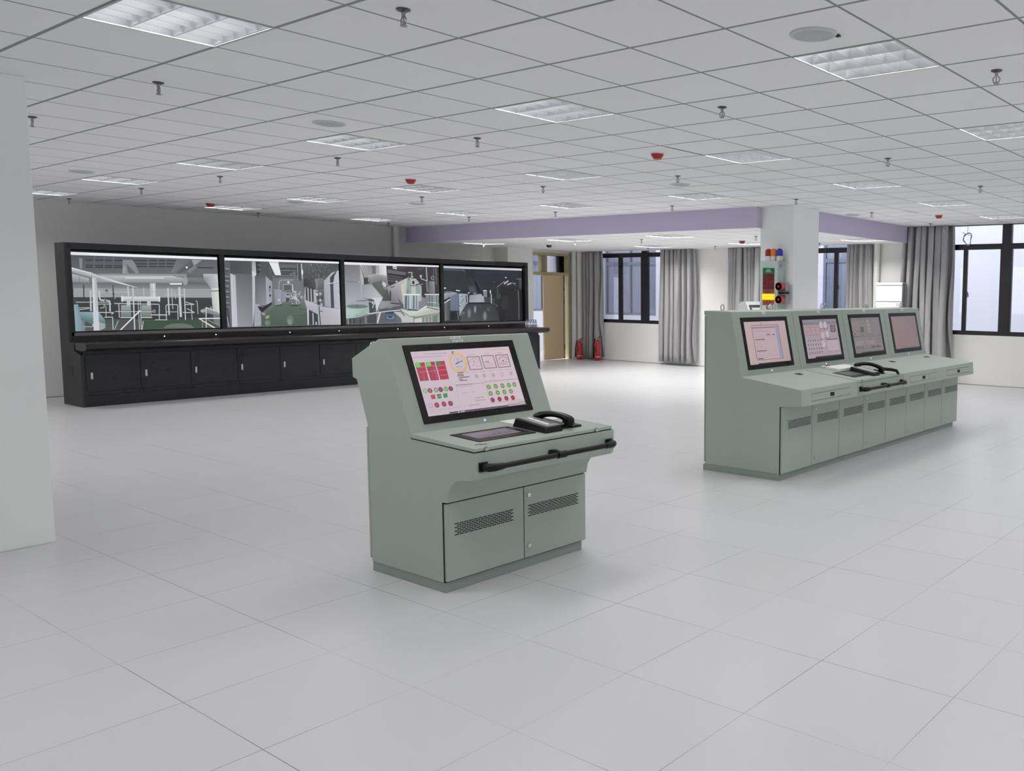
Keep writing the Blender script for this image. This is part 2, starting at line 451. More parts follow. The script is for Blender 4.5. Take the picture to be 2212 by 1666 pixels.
# concrete sill edge under window 3
# door ------------------------------------------------------------------------
M_khaki = mat('khaki_door_frame', (190,180,136), .5, spec=.3)
M_wood = mat('pale_wood_door', (226,200,160), .45, spec=.3)
nt = M_wood.node_tree; b = nt.nodes['Principled BSDF']
tc = nt.nodes.new('ShaderNodeTexCoord'); mp = nt.nodes.new('ShaderNodeMapping'); mp.inputs['Scale'].default_value = (60, 60, 1.2)
nz = nt.nodes.new('ShaderNodeTexNoise'); nz.inputs['Scale'].default_value = 1.0; nz.inputs['Detail'].default_value = 4
rp = nt.nodes.new('ShaderNodeMix'); rp.data_type = 'RGBA'; rp.inputs['A'].default_value = lin((236,212,174)); rp.inputs['B'].default_value = lin((222,194,154))
nt.links.new(tc.outputs['Object'], mp.inputs[0]); nt.links.new(mp.outputs[0], nz.inputs['Vector']); nt.links.new(nz.outputs['Fac'], rp.inputs['Factor']); nt.links.new(rp.outputs['Result'], b.inputs['Base Color'])
M_steel = mat('brushed_steel', (190,190,188), .3, metal=.9)
M_chrome = mat('bright_metal', (215,215,215), .22, metal=.95)
door = bpy.data.objects.new('door_1', None); COL.objects.link(door); door['kind'] = 'structure'; door.location = (14.37, YB, 0); ORIGIN[door] = Vector(door.location)
m = MB()
m.box(DX0, DX0+.045, YB-.02, YB+.26, 0, DZ).box(DX1-.045, DX1, YB-.02, YB+.26, 0, DZ)
m.box(DX0+.045, DX1-.045, YB-.02, YB+.26, DZ-.05, DZ).box(DX0+.045, DX1-.045, YB-.02, YB+.26, 1.985, 2.06)
m.box(14.36, 14.405, YB-.015, YB+.255, 2.06, DZ-.05)
build('door_frame', m, M_khaki, door, bevel=.003)
build('transom_pane', MB().box(DX0+.05, DX1-.05, YB+.12, YB+.126, 2.06, DZ-.05), M_glass, door)
# right leaf, pushed a little out of the frame
ang = math.radians(7); hx, hy = DX1-.20, YB+.02
m = MB()
def rot(px, py): return (hx + px*math.cos(ang) - py*math.sin(ang), hy + px*math.sin(ang) + py*math.cos(ang))
c = [rot(-.70, -.02), rot(0, -.02), rot(0, .02), rot(-.70, .02)]
m.prism(c, .01, 1.985, axis='z'); leaf = build('door_leaf', m, M_wood, door, bevel=.003)
m = MB(); c = [rot(.002, -.022), rot(.055, -.022), rot(.055, .022), rot(.002, .022)]
m.prism(c, .01, 1.985, axis='z'); build('hinge_stile', m, mat('brown_edge', (120,96,66), .5), door)
for z0, z1 in ((1.70,1.97),(1.42,1.62),(.35,1.33),(.04,.22)):
    m = MB(); c = [rot(.016, -.027), rot(.04, -.027), rot(.04, -.02), rot(.016, -.02)]
    m.prism(c, z0, z1, axis='z'); build('edge_plate', m, M_chrome, door)  # bright metal bars stand in for daylight through the hinge gap

# vertical white pipes ----------------------------------------------------------
def pipe(x, y, r, z1, label, collars=()):
    m = MB().cyl((x,y,0), (x,y,z1), r, seg=20)
    for z in collars: m.cyl((x,y,z), (x,y,z+.05), r*1.12, seg=20)
    single('drain_pipe', m, M_pipe, label, 'pipe', (x,y,0), 'white vertical pipes', smooth=40)
pipe(15.13, 15.3, .055, ZL, 'thin white vertical pipe close beside the wooden door frame', (1.2,))
pipe(15.26, 15.24, .075, ZL, 'white vertical pipe in the room corner behind the left fire extinguisher', (1.05,))
pipe(15.26, 7.42, .06, ZL, 'white vertical pipe rising behind the white floor cabinet')
pipe(10.41, 15.37, .062, HC, 'white vertical pipe on the grey wall above the video screens', ())
pipe(12.60, 15.37, .05, ZL, 'dark grey vertical pipe near the pier beside the door') if False else None
# ------------------------------------------------------------------ recessed louvred lights
M_alu = mat('bright_aluminium', (226,227,231), .30, metal=1.0)
M_house = mat('white_light_housing', (225,226,228), .6)
M_tube = mat('lit_tube', (255,255,255), .5, emit=(240,245,255), estr=5.0)
M_tube.cycles.emission_sampling = 'NONE'
LIGHT_W = 33.0
lamp_data = bpy.data.lights.new('light_panel', 'AREA'); lamp_data.shape = 'SQUARE'; lamp_data.size = .55
lamp_data.energy = LIGHT_W; lamp_data.color = (1.0, .99, .975)
def make_troffer():
    r = thing('ceiling_light', '', 'ceiling light', (0,0,0))
    m = MB(); h = .3
    for a in (-1, 1):
        m.box(min(a*h,a*(h-.012)), max(a*h,a*(h-.012)), -h, h, -.004, .0)
        m.box(-h+.012, h-.012, min(a*h,a*(h-.012)), max(a*h,a*(h-.012)), -.004, .0)
    build('trim', m, mat('light_trim', (190,191,193), .4), r)
    m = MB(); g = .288
    for a in (-1, 1):
        m.add([(a*g,-g,0),(a*g,g,0),(a*g,g,.1),(a*g,-g,.1)], [(0,1,2,3)])
        m.add([(-g,a*g,0),(g,a*g,0),(g,a*g,.1),(-g,a*g,.1)], [(0,1,2,3)])
    m.add([(-g,-g,.1),(g,-g,.1),(g,g,.1),(-g,g,.1)], [(0,1,2,3)])
    build('housing', m, M_house, r)
    m = MB()
    for x in (-g, -g/3, g/3, g):                    # lengthwise reflectors, wide above, thin at the lip
        a = max(x-.003, -g); b = min(x+.003, g); c = max(x-.024, -g); d = min(x+.024, g)
        m.prism([(a,.001),(b,.001),(d,.05),(c,.05)], -g, g, axis='y')
    for k in range(0, 6):                          # cross blades
        y = -g + 2*g*k/5
        if k in (0, 5):
            e = .017 if k == 0 else -.017
            m.prism([(y,.003),(y+e*.12,.003),(y+e,.05),(y,.05)], -g+.006, g-.006, axis='x'); continue
        for s in range(3):
            x0 = -g + 2*g*s/3 + .006; x1 = x0 + 2*g/3 - .012
            m.prism([(y-.002,.003),(y+.002,.003),(y+.017,.05),(y-.017,.05)], x0, x1, axis='x')
    build('louvre', m, M_alu, r)
    for s in range(3):
        x = -g + 2*g*(s+.5)/3
        build('tube', MB().cyl((x,-.27,.07), (x,.27,.07), .008, seg=8), M_tube, r)
    l = bpy.data.objects.new('lamp', lamp_data); COL.objects.link(l); l.parent = r; l.location = (0,0,.09)
    return r
ROW = {2: 'row running from the upper right light to the left pillar', 6: 'row that starts at the right edge', 10: 'row that ends above the lilac beam'}
LLAB = {(-2,2): 'louvred ceiling light cut by the top edge of the photo, largest of all',
 (2,-2): 'bright louvred ceiling light beside the largest round ceiling speaker',
 (2,2): 'large louvred ceiling light above the middle of the room, nearest of the middle row',
 (2,6): 'louvred ceiling light just beside a round speaker, between middle light and left row',
 (2,10): 'louvred ceiling light beside a dropped tile edge, above the second video screen',
 (2,14): 'thin louvred ceiling light above the first video screen, second from the left pillar',
 (2,18): 'louvred ceiling light partly hidden by the white left pillar',
 (6,-2): 'louvred ceiling light cut by the right edge of the photo',
 (6,2): 'louvred ceiling light with dark middle strip just right of the nearest red detector',
 (6,6): 'louvred ceiling light directly below the large middle one in the photo',
 (6,10): 'louvred ceiling light beside the red detector over the third video screen',
 (6,14): 'faint louvred ceiling light above the third video screen, beside a round speaker',
 (6,18): 'louvred ceiling light beside the red detector nearest the video wall',
 (10,2): 'louvred ceiling light up and right of the front pillar, above the alarm lamps',
 (10,6): 'louvred ceiling light just left of and above the square front pillar top',
 (10,10): 'louvred ceiling light close to the lilac beam, second from the pillar',
 (10,14): 'small louvred ceiling light close to the lilac beam, third from the pillar',
 (10,18): 'small louvred ceiling light nearest the wall above the video wall',
 (14,2): 'small louvred ceiling light beside the red detector near the large grey curtain',
 (18,2): 'small louvred ceiling light at the right edge just above the big window'}
tro = make_troffer(); first = True
for cell in CELLS + BEHIND:
    loc = (GX+(cell[0]+.5)*.6, GY+(cell[1]+.5)*.6, HC)
    lab = LLAB.get(cell, 'louvred ceiling light outside the picture, over or behind the camera')
    grp = 'recessed lights of the main ceiling' if cell in LLAB else 'ceiling lights outside the picture'
    if first: t = tro; t.location = loc; t['label'] = lab; t['group'] = grp; first = False
    else: t = dup(tro, loc, lab, grp)
lowlab = ['louvred light in the lower ceiling, left one of the front pair behind the lilac beam',
          'louvred light in the lower ceiling, nearest the wooden door',
          'louvred light in the lower ceiling right of the square pillar, above the curtained window',
          'louvred light in the lower ceiling against the left edge of the square pillar',
          'louvred light in the lower ceiling just above the window with open curtains']
LOWC.sort()
lowlab = ['louvred light in the lower ceiling hidden behind the square pillar',
          'louvred light in the lower ceiling close behind the lilac beam, left of the pillar',
          'louvred light in the lower ceiling behind the lilac beam, up and right of the door',
          'louvred light in the lower ceiling above the right end of the video wall',
          'louvred light in the lower ceiling right of the square pillar, above the curtained window',
          'louvred light in the lower ceiling touching the left edge of the square pillar',
          'louvred light in the lower ceiling just above the black window left of the pillar']
low_data = lamp_data.copy(); low_data.energy = 100.0
for (x, y), lab in zip(LOWC, lowlab):
    t = dup(tro, (x, y, ZL), lab, 'lights of the lower ceiling')
    for c in t.children:
        if c.type == 'LIGHT': c.data = low_data

# ------------------------------------------------------------------ sprinklers
M_spr = mat('sprinkler_metal', (160,160,160), .35, metal=.8)
M_sprd = mat('dark_sprinkler_plate', (95,95,97), .4, metal=.6)
def make_sprinkler():
    r = thing('sprinkler', '', 'sprinkler', (0,0,0))
    build('escutcheon', MB().lathe([(.031,0),(.031,-.005),(.016,-.012),(.011,-.012)], seg=18), M_sprd, r, smooth=40)
    m = MB().cyl((0,0,-.012), (0,0,-.032), .009, seg=10)
    for s in (-1, 1): m.tube([(0,s*.008,-.033),(0,s*.02,-.045),(0,s*.016,-.062),(0,0,-.072)], .0035, 6)
    m.cyl((0,0,-.035), (0,0,-.07), .0035, seg=8)
    build('frame', m, M_spr, r)
    build('deflector', MB().cyl((0,0,-.071), (0,0,-.0745), .016, seg=14), M_spr, r)
    return r
rows = [[(2.451,8.046),(2.489,6.05),(2.477,3.558)],
        [(4.898,14.872),(4.90,12.537),(4.862,10.418),(4.799,7.981),(4.809,5.957),(4.919,3.563),(4.964,1.708)],
        [(7.468,14.771),(7.359,10.272),(7.398,7.983),(7.491,6.007),(7.55,3.584)],
        [(9.768,14.649),(9.736,12.312),(9.812,10.313),(9.966,8.092),(10.098,6.098),(9.982,3.574)],
        [(12.298,6.084),(14.677,6.125)]]
rname = ['ceiling row nearest the camera','second ceiling row from the camera','third ceiling row from the camera','ceiling row along the lilac beam','pair between lilac beam and big window']
spr = make_sprinkler(); first = True
def place_spr(loc, lab, grp):
    global first
    if first: spr.location = loc; spr['label'] = lab; spr['group'] = grp; first = False
    else: dup(spr, loc, lab, grp)
for rw, rn in zip(rows, rname):
    for k, (x, y) in enumerate(rw):
        place_spr((x, y, HC), f'{ORD[k]} sprinkler from the left in the {rn}', 'sprinklers of the main ceiling')
lowspr = [(11.646,14.288),(12.038,12.126),(12.18,10.6),(14.659,10.768),(12.387,8.254),(14.602,8.295),(14.475,12.412)]
lwhere = ['above the right end of the video wall','above the door','left of centre of the recess','above the gap between curtains','beside the square pillar left edge','right of the square pillar','above the window with black frame']
for (x, y), w in zip(lowspr, lwhere):
    place_spr((x, y, ZL), f'small sprinkler under the lower ceiling {w}', 'sprinklers of the lower ceiling')

# ------------------------------------------------------------------ red detectors, dark dome, speakers
M_red = mat('red_plastic', (176,38,36), .4)
M_dkred = mat('dark_red_plastic', (96,30,30), .4)
def detector(loc, lab, name='smoke_detector', m1=None, s=1.0):
    r = thing(name, lab, 'detector', loc, 'round detectors under the ceiling')
    x, y, z = loc
    build('base_ring', MB().lathe([(.062*s,0),(.062*s,-.012*s),(.05*s,-.014*s)], (x,y,z), seg=22), M_house, r, smooth=40)
    build('cap', MB().lathe([(.058*s,-.012*s),(.056*s,-.022*s),(.036*s,-.055*s),(.03*s,-.058*s),(.001,-.058*s)], (x,y,z), seg=22), m1 or M_red, r, smooth=40)
detector((6.178,5.188,HC), 'red smoke detector under the ceiling, largest, beside a black open tile joint')
detector((6.113,8.727,HC), 'red smoke detector beside the faint light above the third video screen')
detector((6.237,13.69,HC), 'dark red smoke detector nearest the video wall', m1=mat('shaded_red_plastic', (130,44,46), .4))  # darker copy of the red plastic, shade put into its colour
detector((13.156,5.357,HC), 'red smoke detector near the top of the large grey curtain')
detector((13.231,9.117,ZL), 'dark brown red detector under the lower ceiling beside the pillar', m1=M_dkred)
detector((12.605,13.445,ZL), 'black domed smoke detector under the lower ceiling above the wooden door', 'smoke_detector', mat('black_dome', (30,28,30), .2))
M_spk = mat('speaker_white', (206,208,207), .6)
M_grille = mat('speaker_mesh', (190,191,191), .7)
def speaker(loc, lab, k=1.0):
    r = thing('ceiling_speaker', lab, 'ceiling speaker', loc, 'round ceiling speakers'); x, y, z = loc
    build('rim', MB().lathe([(.115*k,0),(.115*k,-.006),(.1*k,-.012),(.092*k,-.008),(.092*k,0)], (x,y,z), seg=32), M_spk, r, smooth=50)
    build('grille', MB().lathe([(.092*k,-.006),(.06*k,-.017),(.02*k,-.021),(.001,-.021)], (x,y,z), seg=32), M_grille, r, smooth=50)
    return r
sp = speaker((3.804,2.215,HC), 'round white ceiling speaker, largest, beside the bright right light')
m = MB().box(3.804+.065, 3.804+.085, 2.215-.105, 2.215-.085, HC-.012, HC-.004); build('clip', m, M_black, sp)
speaker((3.789,6.396,HC), 'round grey ceiling speaker above the third middle light')
speaker((3.849,11.297,HC), 'faint round ceiling speaker close to the left pillar')
speaker((8.085,6.442,HC), 'round ceiling speaker just below a sprinkler left of the square pillar')
speaker((6.82,12.431,HC), 'faint round ceiling speaker above the third video screen')
speaker((7.884,11.107,HC), 'faint round ceiling speaker between two lights above the lilac beam')
speaker((12.471,6.492,HC), 'faint round ceiling speaker right of the square pillar by the lilac beam')
# tiles that do not lie quite flush: black open joints
M_gap = mat('open_joint', (22,22,24), .9)
for x0, x1, y0, y1, lab in ((GX+5*.6-.013, GX+7*.6+.0, GY+3*.6-.016, GY+3*.6+.004, ''),):
    pass
def gap(x0, x1, y0, y1):
    structure('ceiling_joint', MB().box(x0, x1, y0, y1, HC-.0016, HC-.0002), M_gap)
gap(GX+5.1*.6, GX+6.9*.6, GY+3*.6-.011, GY+3*.6+.004)
gap(GX+3*.6-.01, GX+3*.6+.006, GY+10*.6, GY+11*.6)
gap(GX+3*.6, GX+5*.6, GY+10*.6-.008, GY+10*.6+.006)
gap(GX+15.6*.6, GX+16.4*.6, GY+4*.6-.008, GY+4*.6+.008)

# ------------------------------------------------------------------ curtains
M_curt = mat('grey_satin_curtain', (164,162,163), .42, spec=.45)
M_curt.node_tree.nodes['Principled BSDF'].inputs['Sheen Weight'].default_value = .3
def curtain(y0, y1, z0, z1, x, lab, seed, folds, amp=.055, spread=.08):
    rnd = random.Random(seed); ph = [rnd.uniform(0, 6.28) for _ in range(8)]
    n = int(folds*14); rows = 16; vs = []; fs = []
    L = y1 - y0
    wob = [rnd.uniform(.6, 1.4) for _ in range(int(folds)+3)]
    cum = [0]
    for w in wob: cum.append(cum[-1]+w)
    tot = cum[int(folds)]
    for r in range(rows):
        t = r/(rows-1); z = z0 + (z1-z0)*t
        am = amp*(.75 + .7*(1-t)**.6)
        for i in range(n+1):
            u = i/n*tot
            k = max(j for j in range(len(cum)) if cum[j] <= u+1e-9); fr = (u-cum[k])/(wob[min(k, len(wob)-1)])
            phase = 2*PI*(k+fr) + .5*math.sin(2.2*t*PI+ph[k % 8])*(1-t)
            s = math.sin(phase); d = am*(abs(s)**.8)*(1 if s > 0 else -1)*(.7+.5*math.sin(ph[(k*3) % 8]))
            d += .012*math.sin(2.6*phase+ph[(k+2) % 8])
            yy = y0 + L*(i/n) + spread*(1-t)*(i/n-.5)*L*.6 + .012*math.sin(4*t+ph[k % 8]) - .30*(L/folds)*math.sin(2*phase)*(.5+.5*math.sin(ph[(k*5) % 8]))
            vs.append((x+d, yy, z))
    for r in range(rows-1):
        for i in range(n): q = r*(n+1)+i; fs.append((q, q+1, q+n+2, q+n+1))
    o = single('curtain', MB().add(vs, fs), M_curt, lab, 'curtain', (x, (y0+y1)/2, z0), 'grey curtains on the window wall', smooth=70)
    sol = o.modifiers.new('cloth', 'SOLIDIFY'); sol.thickness = .004; sol.offset = 0
    return o
XC = XW - .17
curtain(14.52, 15.06, .07, ZL-.004, XC+.04, 'narrow grey curtain hanging behind the two fire extinguishers', 3, 5, .075)
curtain(11.72, 12.64, .075, ZL-.004, XC, 'wide grey curtain right of the black framed window left of the console', 11, 7, .085)
curtain(9.95, 10.80, .08, ZL-.004, XC, 'grey curtain just left of the square pillar, behind the pale monitor', 21, 7, .08)
curtain(7.48, 8.0, .08, ZL-.004, XC, 'grey curtain right of the pillar, beside the white floor cabinet', 5, 5, .08)
curtain(5.93, 6.83, .07, HC-.004, XC, 'tall wide grey curtain left of the big bright window', 8, 7, .095, .12)

# coil of cable on the window
m = MB(); rnd = random.Random(4); pts = []
for i in range(90):
    t = i/89*2*PI*3.2; R = .085+.014*math.sin(i*.7)
    pts.append((XW-.02-.0002*i, 5.685+R*math.cos(t)*.8+.004*math.sin(i), 2.60+R*math.sin(t)*1.25))
m.tube(pts, .005, 6); m.tube([(XW-.02,5.70,2.70),(XW-.015,5.69,2.76),(XW-.01,5.695,2.83)], .004, 6); m.tube([(XW-.02,5.79,2.715),(XW-.04,5.72,2.69),(XW-.03,5.64,2.655)], .005, 6)
single('cable_coil', m, mat('grey_cable', (150,150,165), .5), 'small coil of grey cable hanging at the top of the big window', 'cable', (XW-.02,5.685,2.48))

# ------------------------------------------------------------------ fire extinguishers
M_ext = mat('extinguisher_red', (178,32,38), .3, coat=.4)
M_blk = mat('black_plastic', (9,9,10), .4, spec=.3)
M_cream = mat('label_cream', (215,205,190), .6)
def extinguisher(x, y, lab, h=.40, r=.068, spin=0.0):
    t = thing('fire_extinguisher', lab, 'fire extinguisher', (x,y,0), 'fire extinguishers on the floor')
    build('cylinder', MB().lathe([(r*.9,0),(r,.012),(r,h),(r*.9,h+.03),(r*.55,h+.055),(r*.32,h+.06),(r*.32,h+.075)], (x,y,0), seg=24), M_ext, t, smooth=40)
    build('band', MB().lathe([(r+.001,.085),(r+.001,.1)], (x,y,0), seg=24), M_cream, t)
    m = MB().cyl((x,y,h+.07), (x,y,h+.1), .017, seg=12).box(x-.014, x+.014, y-.02, y+.03, h+.085, h+.115)
    build('valve', m, M_steel, t)
    m = MB().tube([(x,y+.03,h+.1),(x-.01,y-.04,h+.12),(x-.015,y-.1,h+.155)], .009, 6).tube([(x,y+.02,h+.085),(x-.015,y-.06,h+.085),(x-.02,y-.09,h+.075)], .007, 6)
    build('lever', m, M_blk, t)
    m = MB().tube([(x,y+.03,h+.1),(x,y+.085,h+.08),(x-.02,y+.105,h-.05),(x-.03,y+.1,.18),(x-.04,y+.085,.06)], [.011,.011,.011,.013,.02], 8)
    build('hose', m, M_blk, t)
    build('label_plate', MB().prism([(x-.062*math.cos(a)-.008*math.cos(a), y-.07*math.sin(a)) for a in (-.3,0,.3)] + [(x-.066*math.cos(a), y-.066*math.sin(a)) for a in (.3,0,-.3)], .2, .33, axis='z'), M_dkred, t)
extinguisher(15.02, 15.02, 'red fire extinguisher between the corner pipe and the narrow curtain', .36)
extinguisher(15.06, 14.47, 'bright red fire extinguisher in front of the narrow curtain, right of the other', .42)

# ------------------------------------------------------------------ white floor cabinet (appliance) by the curtain
M_white = mat('white_enamel', (222,222,222), .35)
M_grey_l = mat('light_grey_enamel', (160,160,160), .45)
M_grey_d = mat('mid_grey_plastic', (118,119,120), .5)
t = thing('floor_cabinet', 'tall white floor-standing appliance cabinet with a seamed front beside the large curtain', 'cabinet', (15.08,6.98,0))
x0, x1, y0, y1 = 14.88, 15.3, 6.715, 7.235
build('body', MB().box(x0+.02, x1, y0, y1, 0, 1.815), M_grey_l, t, bevel=.008)
build('front_joint', MB().box(x0+.012, x0+.021, y0+.004, y1-.004, .02, 1.78), M_grey_d, t)
build('top_cap', MB().box(x0, x0+.12, y0, y1, 1.772, 1.822), M_white, t, bevel=.008)
build('front_panel', MB().box(x0, x0+.02, y0+.003, y1-.003, 1.478, 1.760), M_white, t, bevel=.004)
build('lower_panel', MB().box(x0, x0+.02, y0+.003, y1-.003, .03, 1.466), M_white, t, bevel=.004)
m = MB()
for k in range(2):
    for q in range(3): m.box(x0-.002, x0+.001, y0+.03+q*.03, y0+.05+q*.03, 1.425-k*.03, 1.438-k*.03)
build('buttons', m, M_grey_d, t)
build('side_vent', MB().box(x0+.06, x0+.12, y0-.004, y0+.002, .1, 1.80), M_grey_d, t)
# ------------------------------------------------------------------ video wall: dark cabinet, worktop, four televisions
M_cab = mat('charcoal_cabinet_paint', (35,36,41), .42, spec=.45)
M_cabs = mat('dark_grey_side_paint', (51,51,50), .5, spec=.4)  # lighter copy of the charcoal, light on the side put into the colour
M_top = mat('dark_brown_worktop', (38,33,34), .28, spec=.5)
M_ledge = mat('grey_ledge', (92,90,90), .4)
M_led = mat('white_indicator', (255,255,255), .4, emit=(250,250,255), estr=1.5)
cab = thing('video_wall_cabinet', 'long charcoal cabinet with twelve doors carrying the four video screens', 'cabinet', (8.61,14.1,0))
XL, XR = 4.56, 12.65
# left and right side panels (stepped outline)
side = [(14.46,0),(14.46,2.2),(14.13,2.2),(14.13,.86),(13.99,.86),(13.99,.75),(13.80,.70),(13.80,0)]
build('side_panel', MB().prism(side, XL, XL+.03), M_cabs, cab, bevel=.003)
build('side_panel', MB().prism(side, XR-.03, XR), M_cabs, cab, bevel=.003)
build('vent', MB().box(XL-.003, XL+.004, 14.085, 14.205, .405, .535), M_blk, cab)
m = MB().box(XL+.03, XR-.03, 14.13, 14.46, 2.115, 2.2)            # head
m.box(XL+.03, XL+.075, 14.13, 14.3, .99, 2.115).box(XR-.085, XR-.03, 14.13, 14.3, .99, 2.115)
for x in (6.585, 8.548, 10.56): m.box(x-.034, x+.034, 14.17, 14.3, .985, 2.115)
m.box(XL+.03, XR-.03, 14.34, 14.46, .7, 2.115)
build('frame', m, M_cab, cab, bevel=.003)
build('backboard', MB().box(XL+.03, XR-.03, 14.13, 14.34, .85, .945), M_top, cab)
build('ledge', MB().prism([(14.12,.945),(14.34,.945),(14.34,.992),(14.145,.985)], XL+.06, XR-.03), M_ledge, cab, bevel=.002)
m = MB()
for x in (5.72, 6.43, 7.57, 8.42, 9.55, 10.55, 11.6): m.cyl((x,14.132,.905), (x,14.124,.905), .008, seg=10)
build('indicator', m, M_led, cab)
m = MB().box(XL+.03, XR-.03, 13.808, 14.34, .1, .75).box(XL+.03, XR-.03, 13.803, 14.34, 0, .145)
build('carcass', m, M_cab, cab, bevel=.002)
build('worktop', MB().prism([(14.13,.765),(14.13,.862),(13.61,.862),(13.595,.845),(13.60,.79),(13.66,.757),(13.85,.757)], XL+.008, 12.745), M_top, cab, bevel=.004)
build('skirting_rail', MB().box(XL+.03, XR-.03, 13.805, 13.84, .71, .75), M_cab, cab)
for k in range(12):
    x = 4.612 + .652*k
    d = build('door', MB().box(x+.004, x+.648, 13.80, 13.83, .205, .70).box(x+.03, x+.615, 13.801, 13.83, .158, .190), M_cab, cab, bevel=.003)
    h = MB().box(x+.052, x+.078, 13.789, 13.80, .372, .462).box(x+.056, x+.074, 13.782, 13.79, .41, .455)
    build('handle', h, M_chrome, d, bevel=.003)
    build('keyhole', MB().cyl((x+.065,13.7885,.388), (x+.065,13.786,.388), .005, seg=8), M_blk, d)

TVX = [(4.652,6.535),(6.637,8.497),(8.595,10.51),(10.611,12.548)]
TVL = ['large wall screen at the left end showing white pipes and a green floor',
       'second large wall screen from the left showing a green aisle between white tanks',
       'third large wall screen from the left showing a big slanted duct and motors',
       'dark wall screen at the right end showing a dim machine hall']
M_tvb = mat('black_bezel', (14,14,17), .25)
TZ0, TZ1, TYF = 1.003, 2.075, 14.21
def tv(i, pic):
    x0, x1 = TVX[i]
    t = thing('television', TVL[i], 'television', ((x0+x1)/2, 14.25, TZ0-.012), 'four large video screens in one dark frame')
    build('body', MB().box(x0-.012, x1+.012, TYF+.004, TYF+.07, TZ0-.012, TZ1+.018), M_tvb, t, bevel=.003)
    pic.make('screen', t, (x0, TYF-.0, TZ1), (x1-x0,0,0), (0,0,-(TZ1-TZ0)), estr=1.0)

# --- picture 1
p = Picture([(75,95),(2152,165),(2185,1160),(150,1215)])
p.poly((118,121,128), (75,95),(2152,165),(2185,1160),(150,1215))
p.poly([(78,80,88),(95,97,105),(104,106,114),(98,100,108)], (75,130),(2152,200),(2160,405),(85,405))
for a in (((300,210),(820,215)),((300,285),(820,290)),((300,312),(820,315)),((960,215),(1600,215)),((960,300),(1620,300)),((960,262),(1600,258)),((1850,310),(2100,315))): p.line((52,54,62), 15, *a)
for x, w in ((420,26),(560,16),(690,20),(1180,24),(1320,16),(1430,18)): p.line((96,98,106), w, (x,150), (x-8,390))
p.poly((132,134,141), (820,205),(960,208),(1000,270),(1050,395),(900,405),(815,405)); p.poly((96,98,104), (870,260),(1000,395),(900,398)); p.poly((150,152,160), (822,300),(862,300),(858,405),(818,405))
p.poly((128,130,138), (205,180),(250,185),(250,340),(215,330))
p.poly([(112,112,120),(96,97,105),(84,86,94),(84,86,94),(120,120,126)], (1580,195),(1790,200),(1820,290),(1620,395),(1500,385))
p.poly((150,152,158), (1790,198),(1940,203),(1825,285)); p.line((140,142,150), 16, (1740,370), (1840,290)); p.line((130,132,140), 12, (1760,390), (1870,300)); p.oval(245, 1722, 310, 14)
p.poly((236,237,246), (75,95),(2152,165),(2150,200),(85,136)); p.line((200,202,212), 8, (75,118), (350,128))
p.poly((136,138,146), (470,400),(1720,402),(1720,440),(490,428)); p.poly((98,99,107), (1720,405),(2150,400),(2150,460),(1720,460))
p.poly([(104,106,114)]*2 + [(134,136,143)]*2, (110,525),(2065,540),(2070,640),(130,640)); p.poly((152,155,160), (130,610),(2070,615),(2072,738),(130,735))
p.poly([(60,64,68)]*2 + [(50,55,56)]*2, (130,735),(2072,738),(2090,1050),(150,1060)); p.poly((64,67,74), (1290,1050),(2090,1000),(2090,1065),(1250,1060))
p.poly([(68,72,73),(66,88,72),(60,84,66),(78,86,84),(84,90,88)], (280,1040),(1100,1045),(2090,1065),(2185,1160),(300,1210)); p.poly((58,84,64), (1110,1060),(1900,1065),(2000,1165),(1100,1180)); p.poly((78,81,82), (700,1040),(1080,1045),(1060,1180),(790,1195))
p.poly([(176,179,186)]*2 + [(134,137,144)]*2, (90,400),(345,470),(345,530),(110,522)); p.line((110,112,120), 8, (212,440), (214,520))
p.poly([(168,171,178),(186,188,196),(196,198,204),(160,162,170),(138,141,148),(140,142,150)], (490,425),(900,428),(1500,430),(1722,470),(1640,528),(440,525)); p.line((214,216,222), 12, (850,462), (1400,462))
p.oval((150,152,158), 1700, 500, 34, 62); p.poly([(126,126,134),(120,121,128),(92,94,100),(90,92,98)], (1740,455),(1970,457),(2055,560),(1735,540))
p.poly([(176,178,184),(196,198,203),(180,182,188),(160,162,170),(130,132,140)], (1950,400),(2155,402),(2170,600),(2060,600),(1960,482)); p.poly([(190,194,194),(210,214,212),(206,210,208),(178,184,180)], (2060,590),(2166,592),(2182,975),(2085,970)); p.line((60,62,66), 10, (2060,645), (2168,640)); p.line((160,162,168), 8, (2055,590), (2166,592))
p.poly((238,240,246), (1480,535),(1650,535),(1650,553),(1480,552))
p.poly([(214,217,222)]*2 + [(168,172,176)]*2, (795,725),(1345,725),(1345,792),(795,792)); p.line((224,226,230), 14, (812,715), (812,800)); p.line((224,226,230), 14, (1330,718), (1330,800)); p.line((150,153,160), 8, (950,728), (950,790)); p.line((150,153,160), 8, (1030,728), (1030,790))
p.poly((184,187,192), (1200,535),(1280,535),(1286,725),(1206,725)); p.line((214,216,220), 16, (1252,540), (1258,725)); p.line((150,152,160), 7, (1205,655), (1285,655))
for x in (795, 1080): p.poly([(150,162,158)]*2 + [(104,116,112)]*2, (x,845),(x+135,845),(x+145,1020),(x-4,1020)); p.poly((186,192,190), (x+80,790),(x+130,790),(x+132,850),(x+78,850)); p.line((84,94,92), 6, (x,925), (x+140,925)); p.line((190,196,194), 12, (x-10,1020), (x+150,1020))
W = (190,196,196)
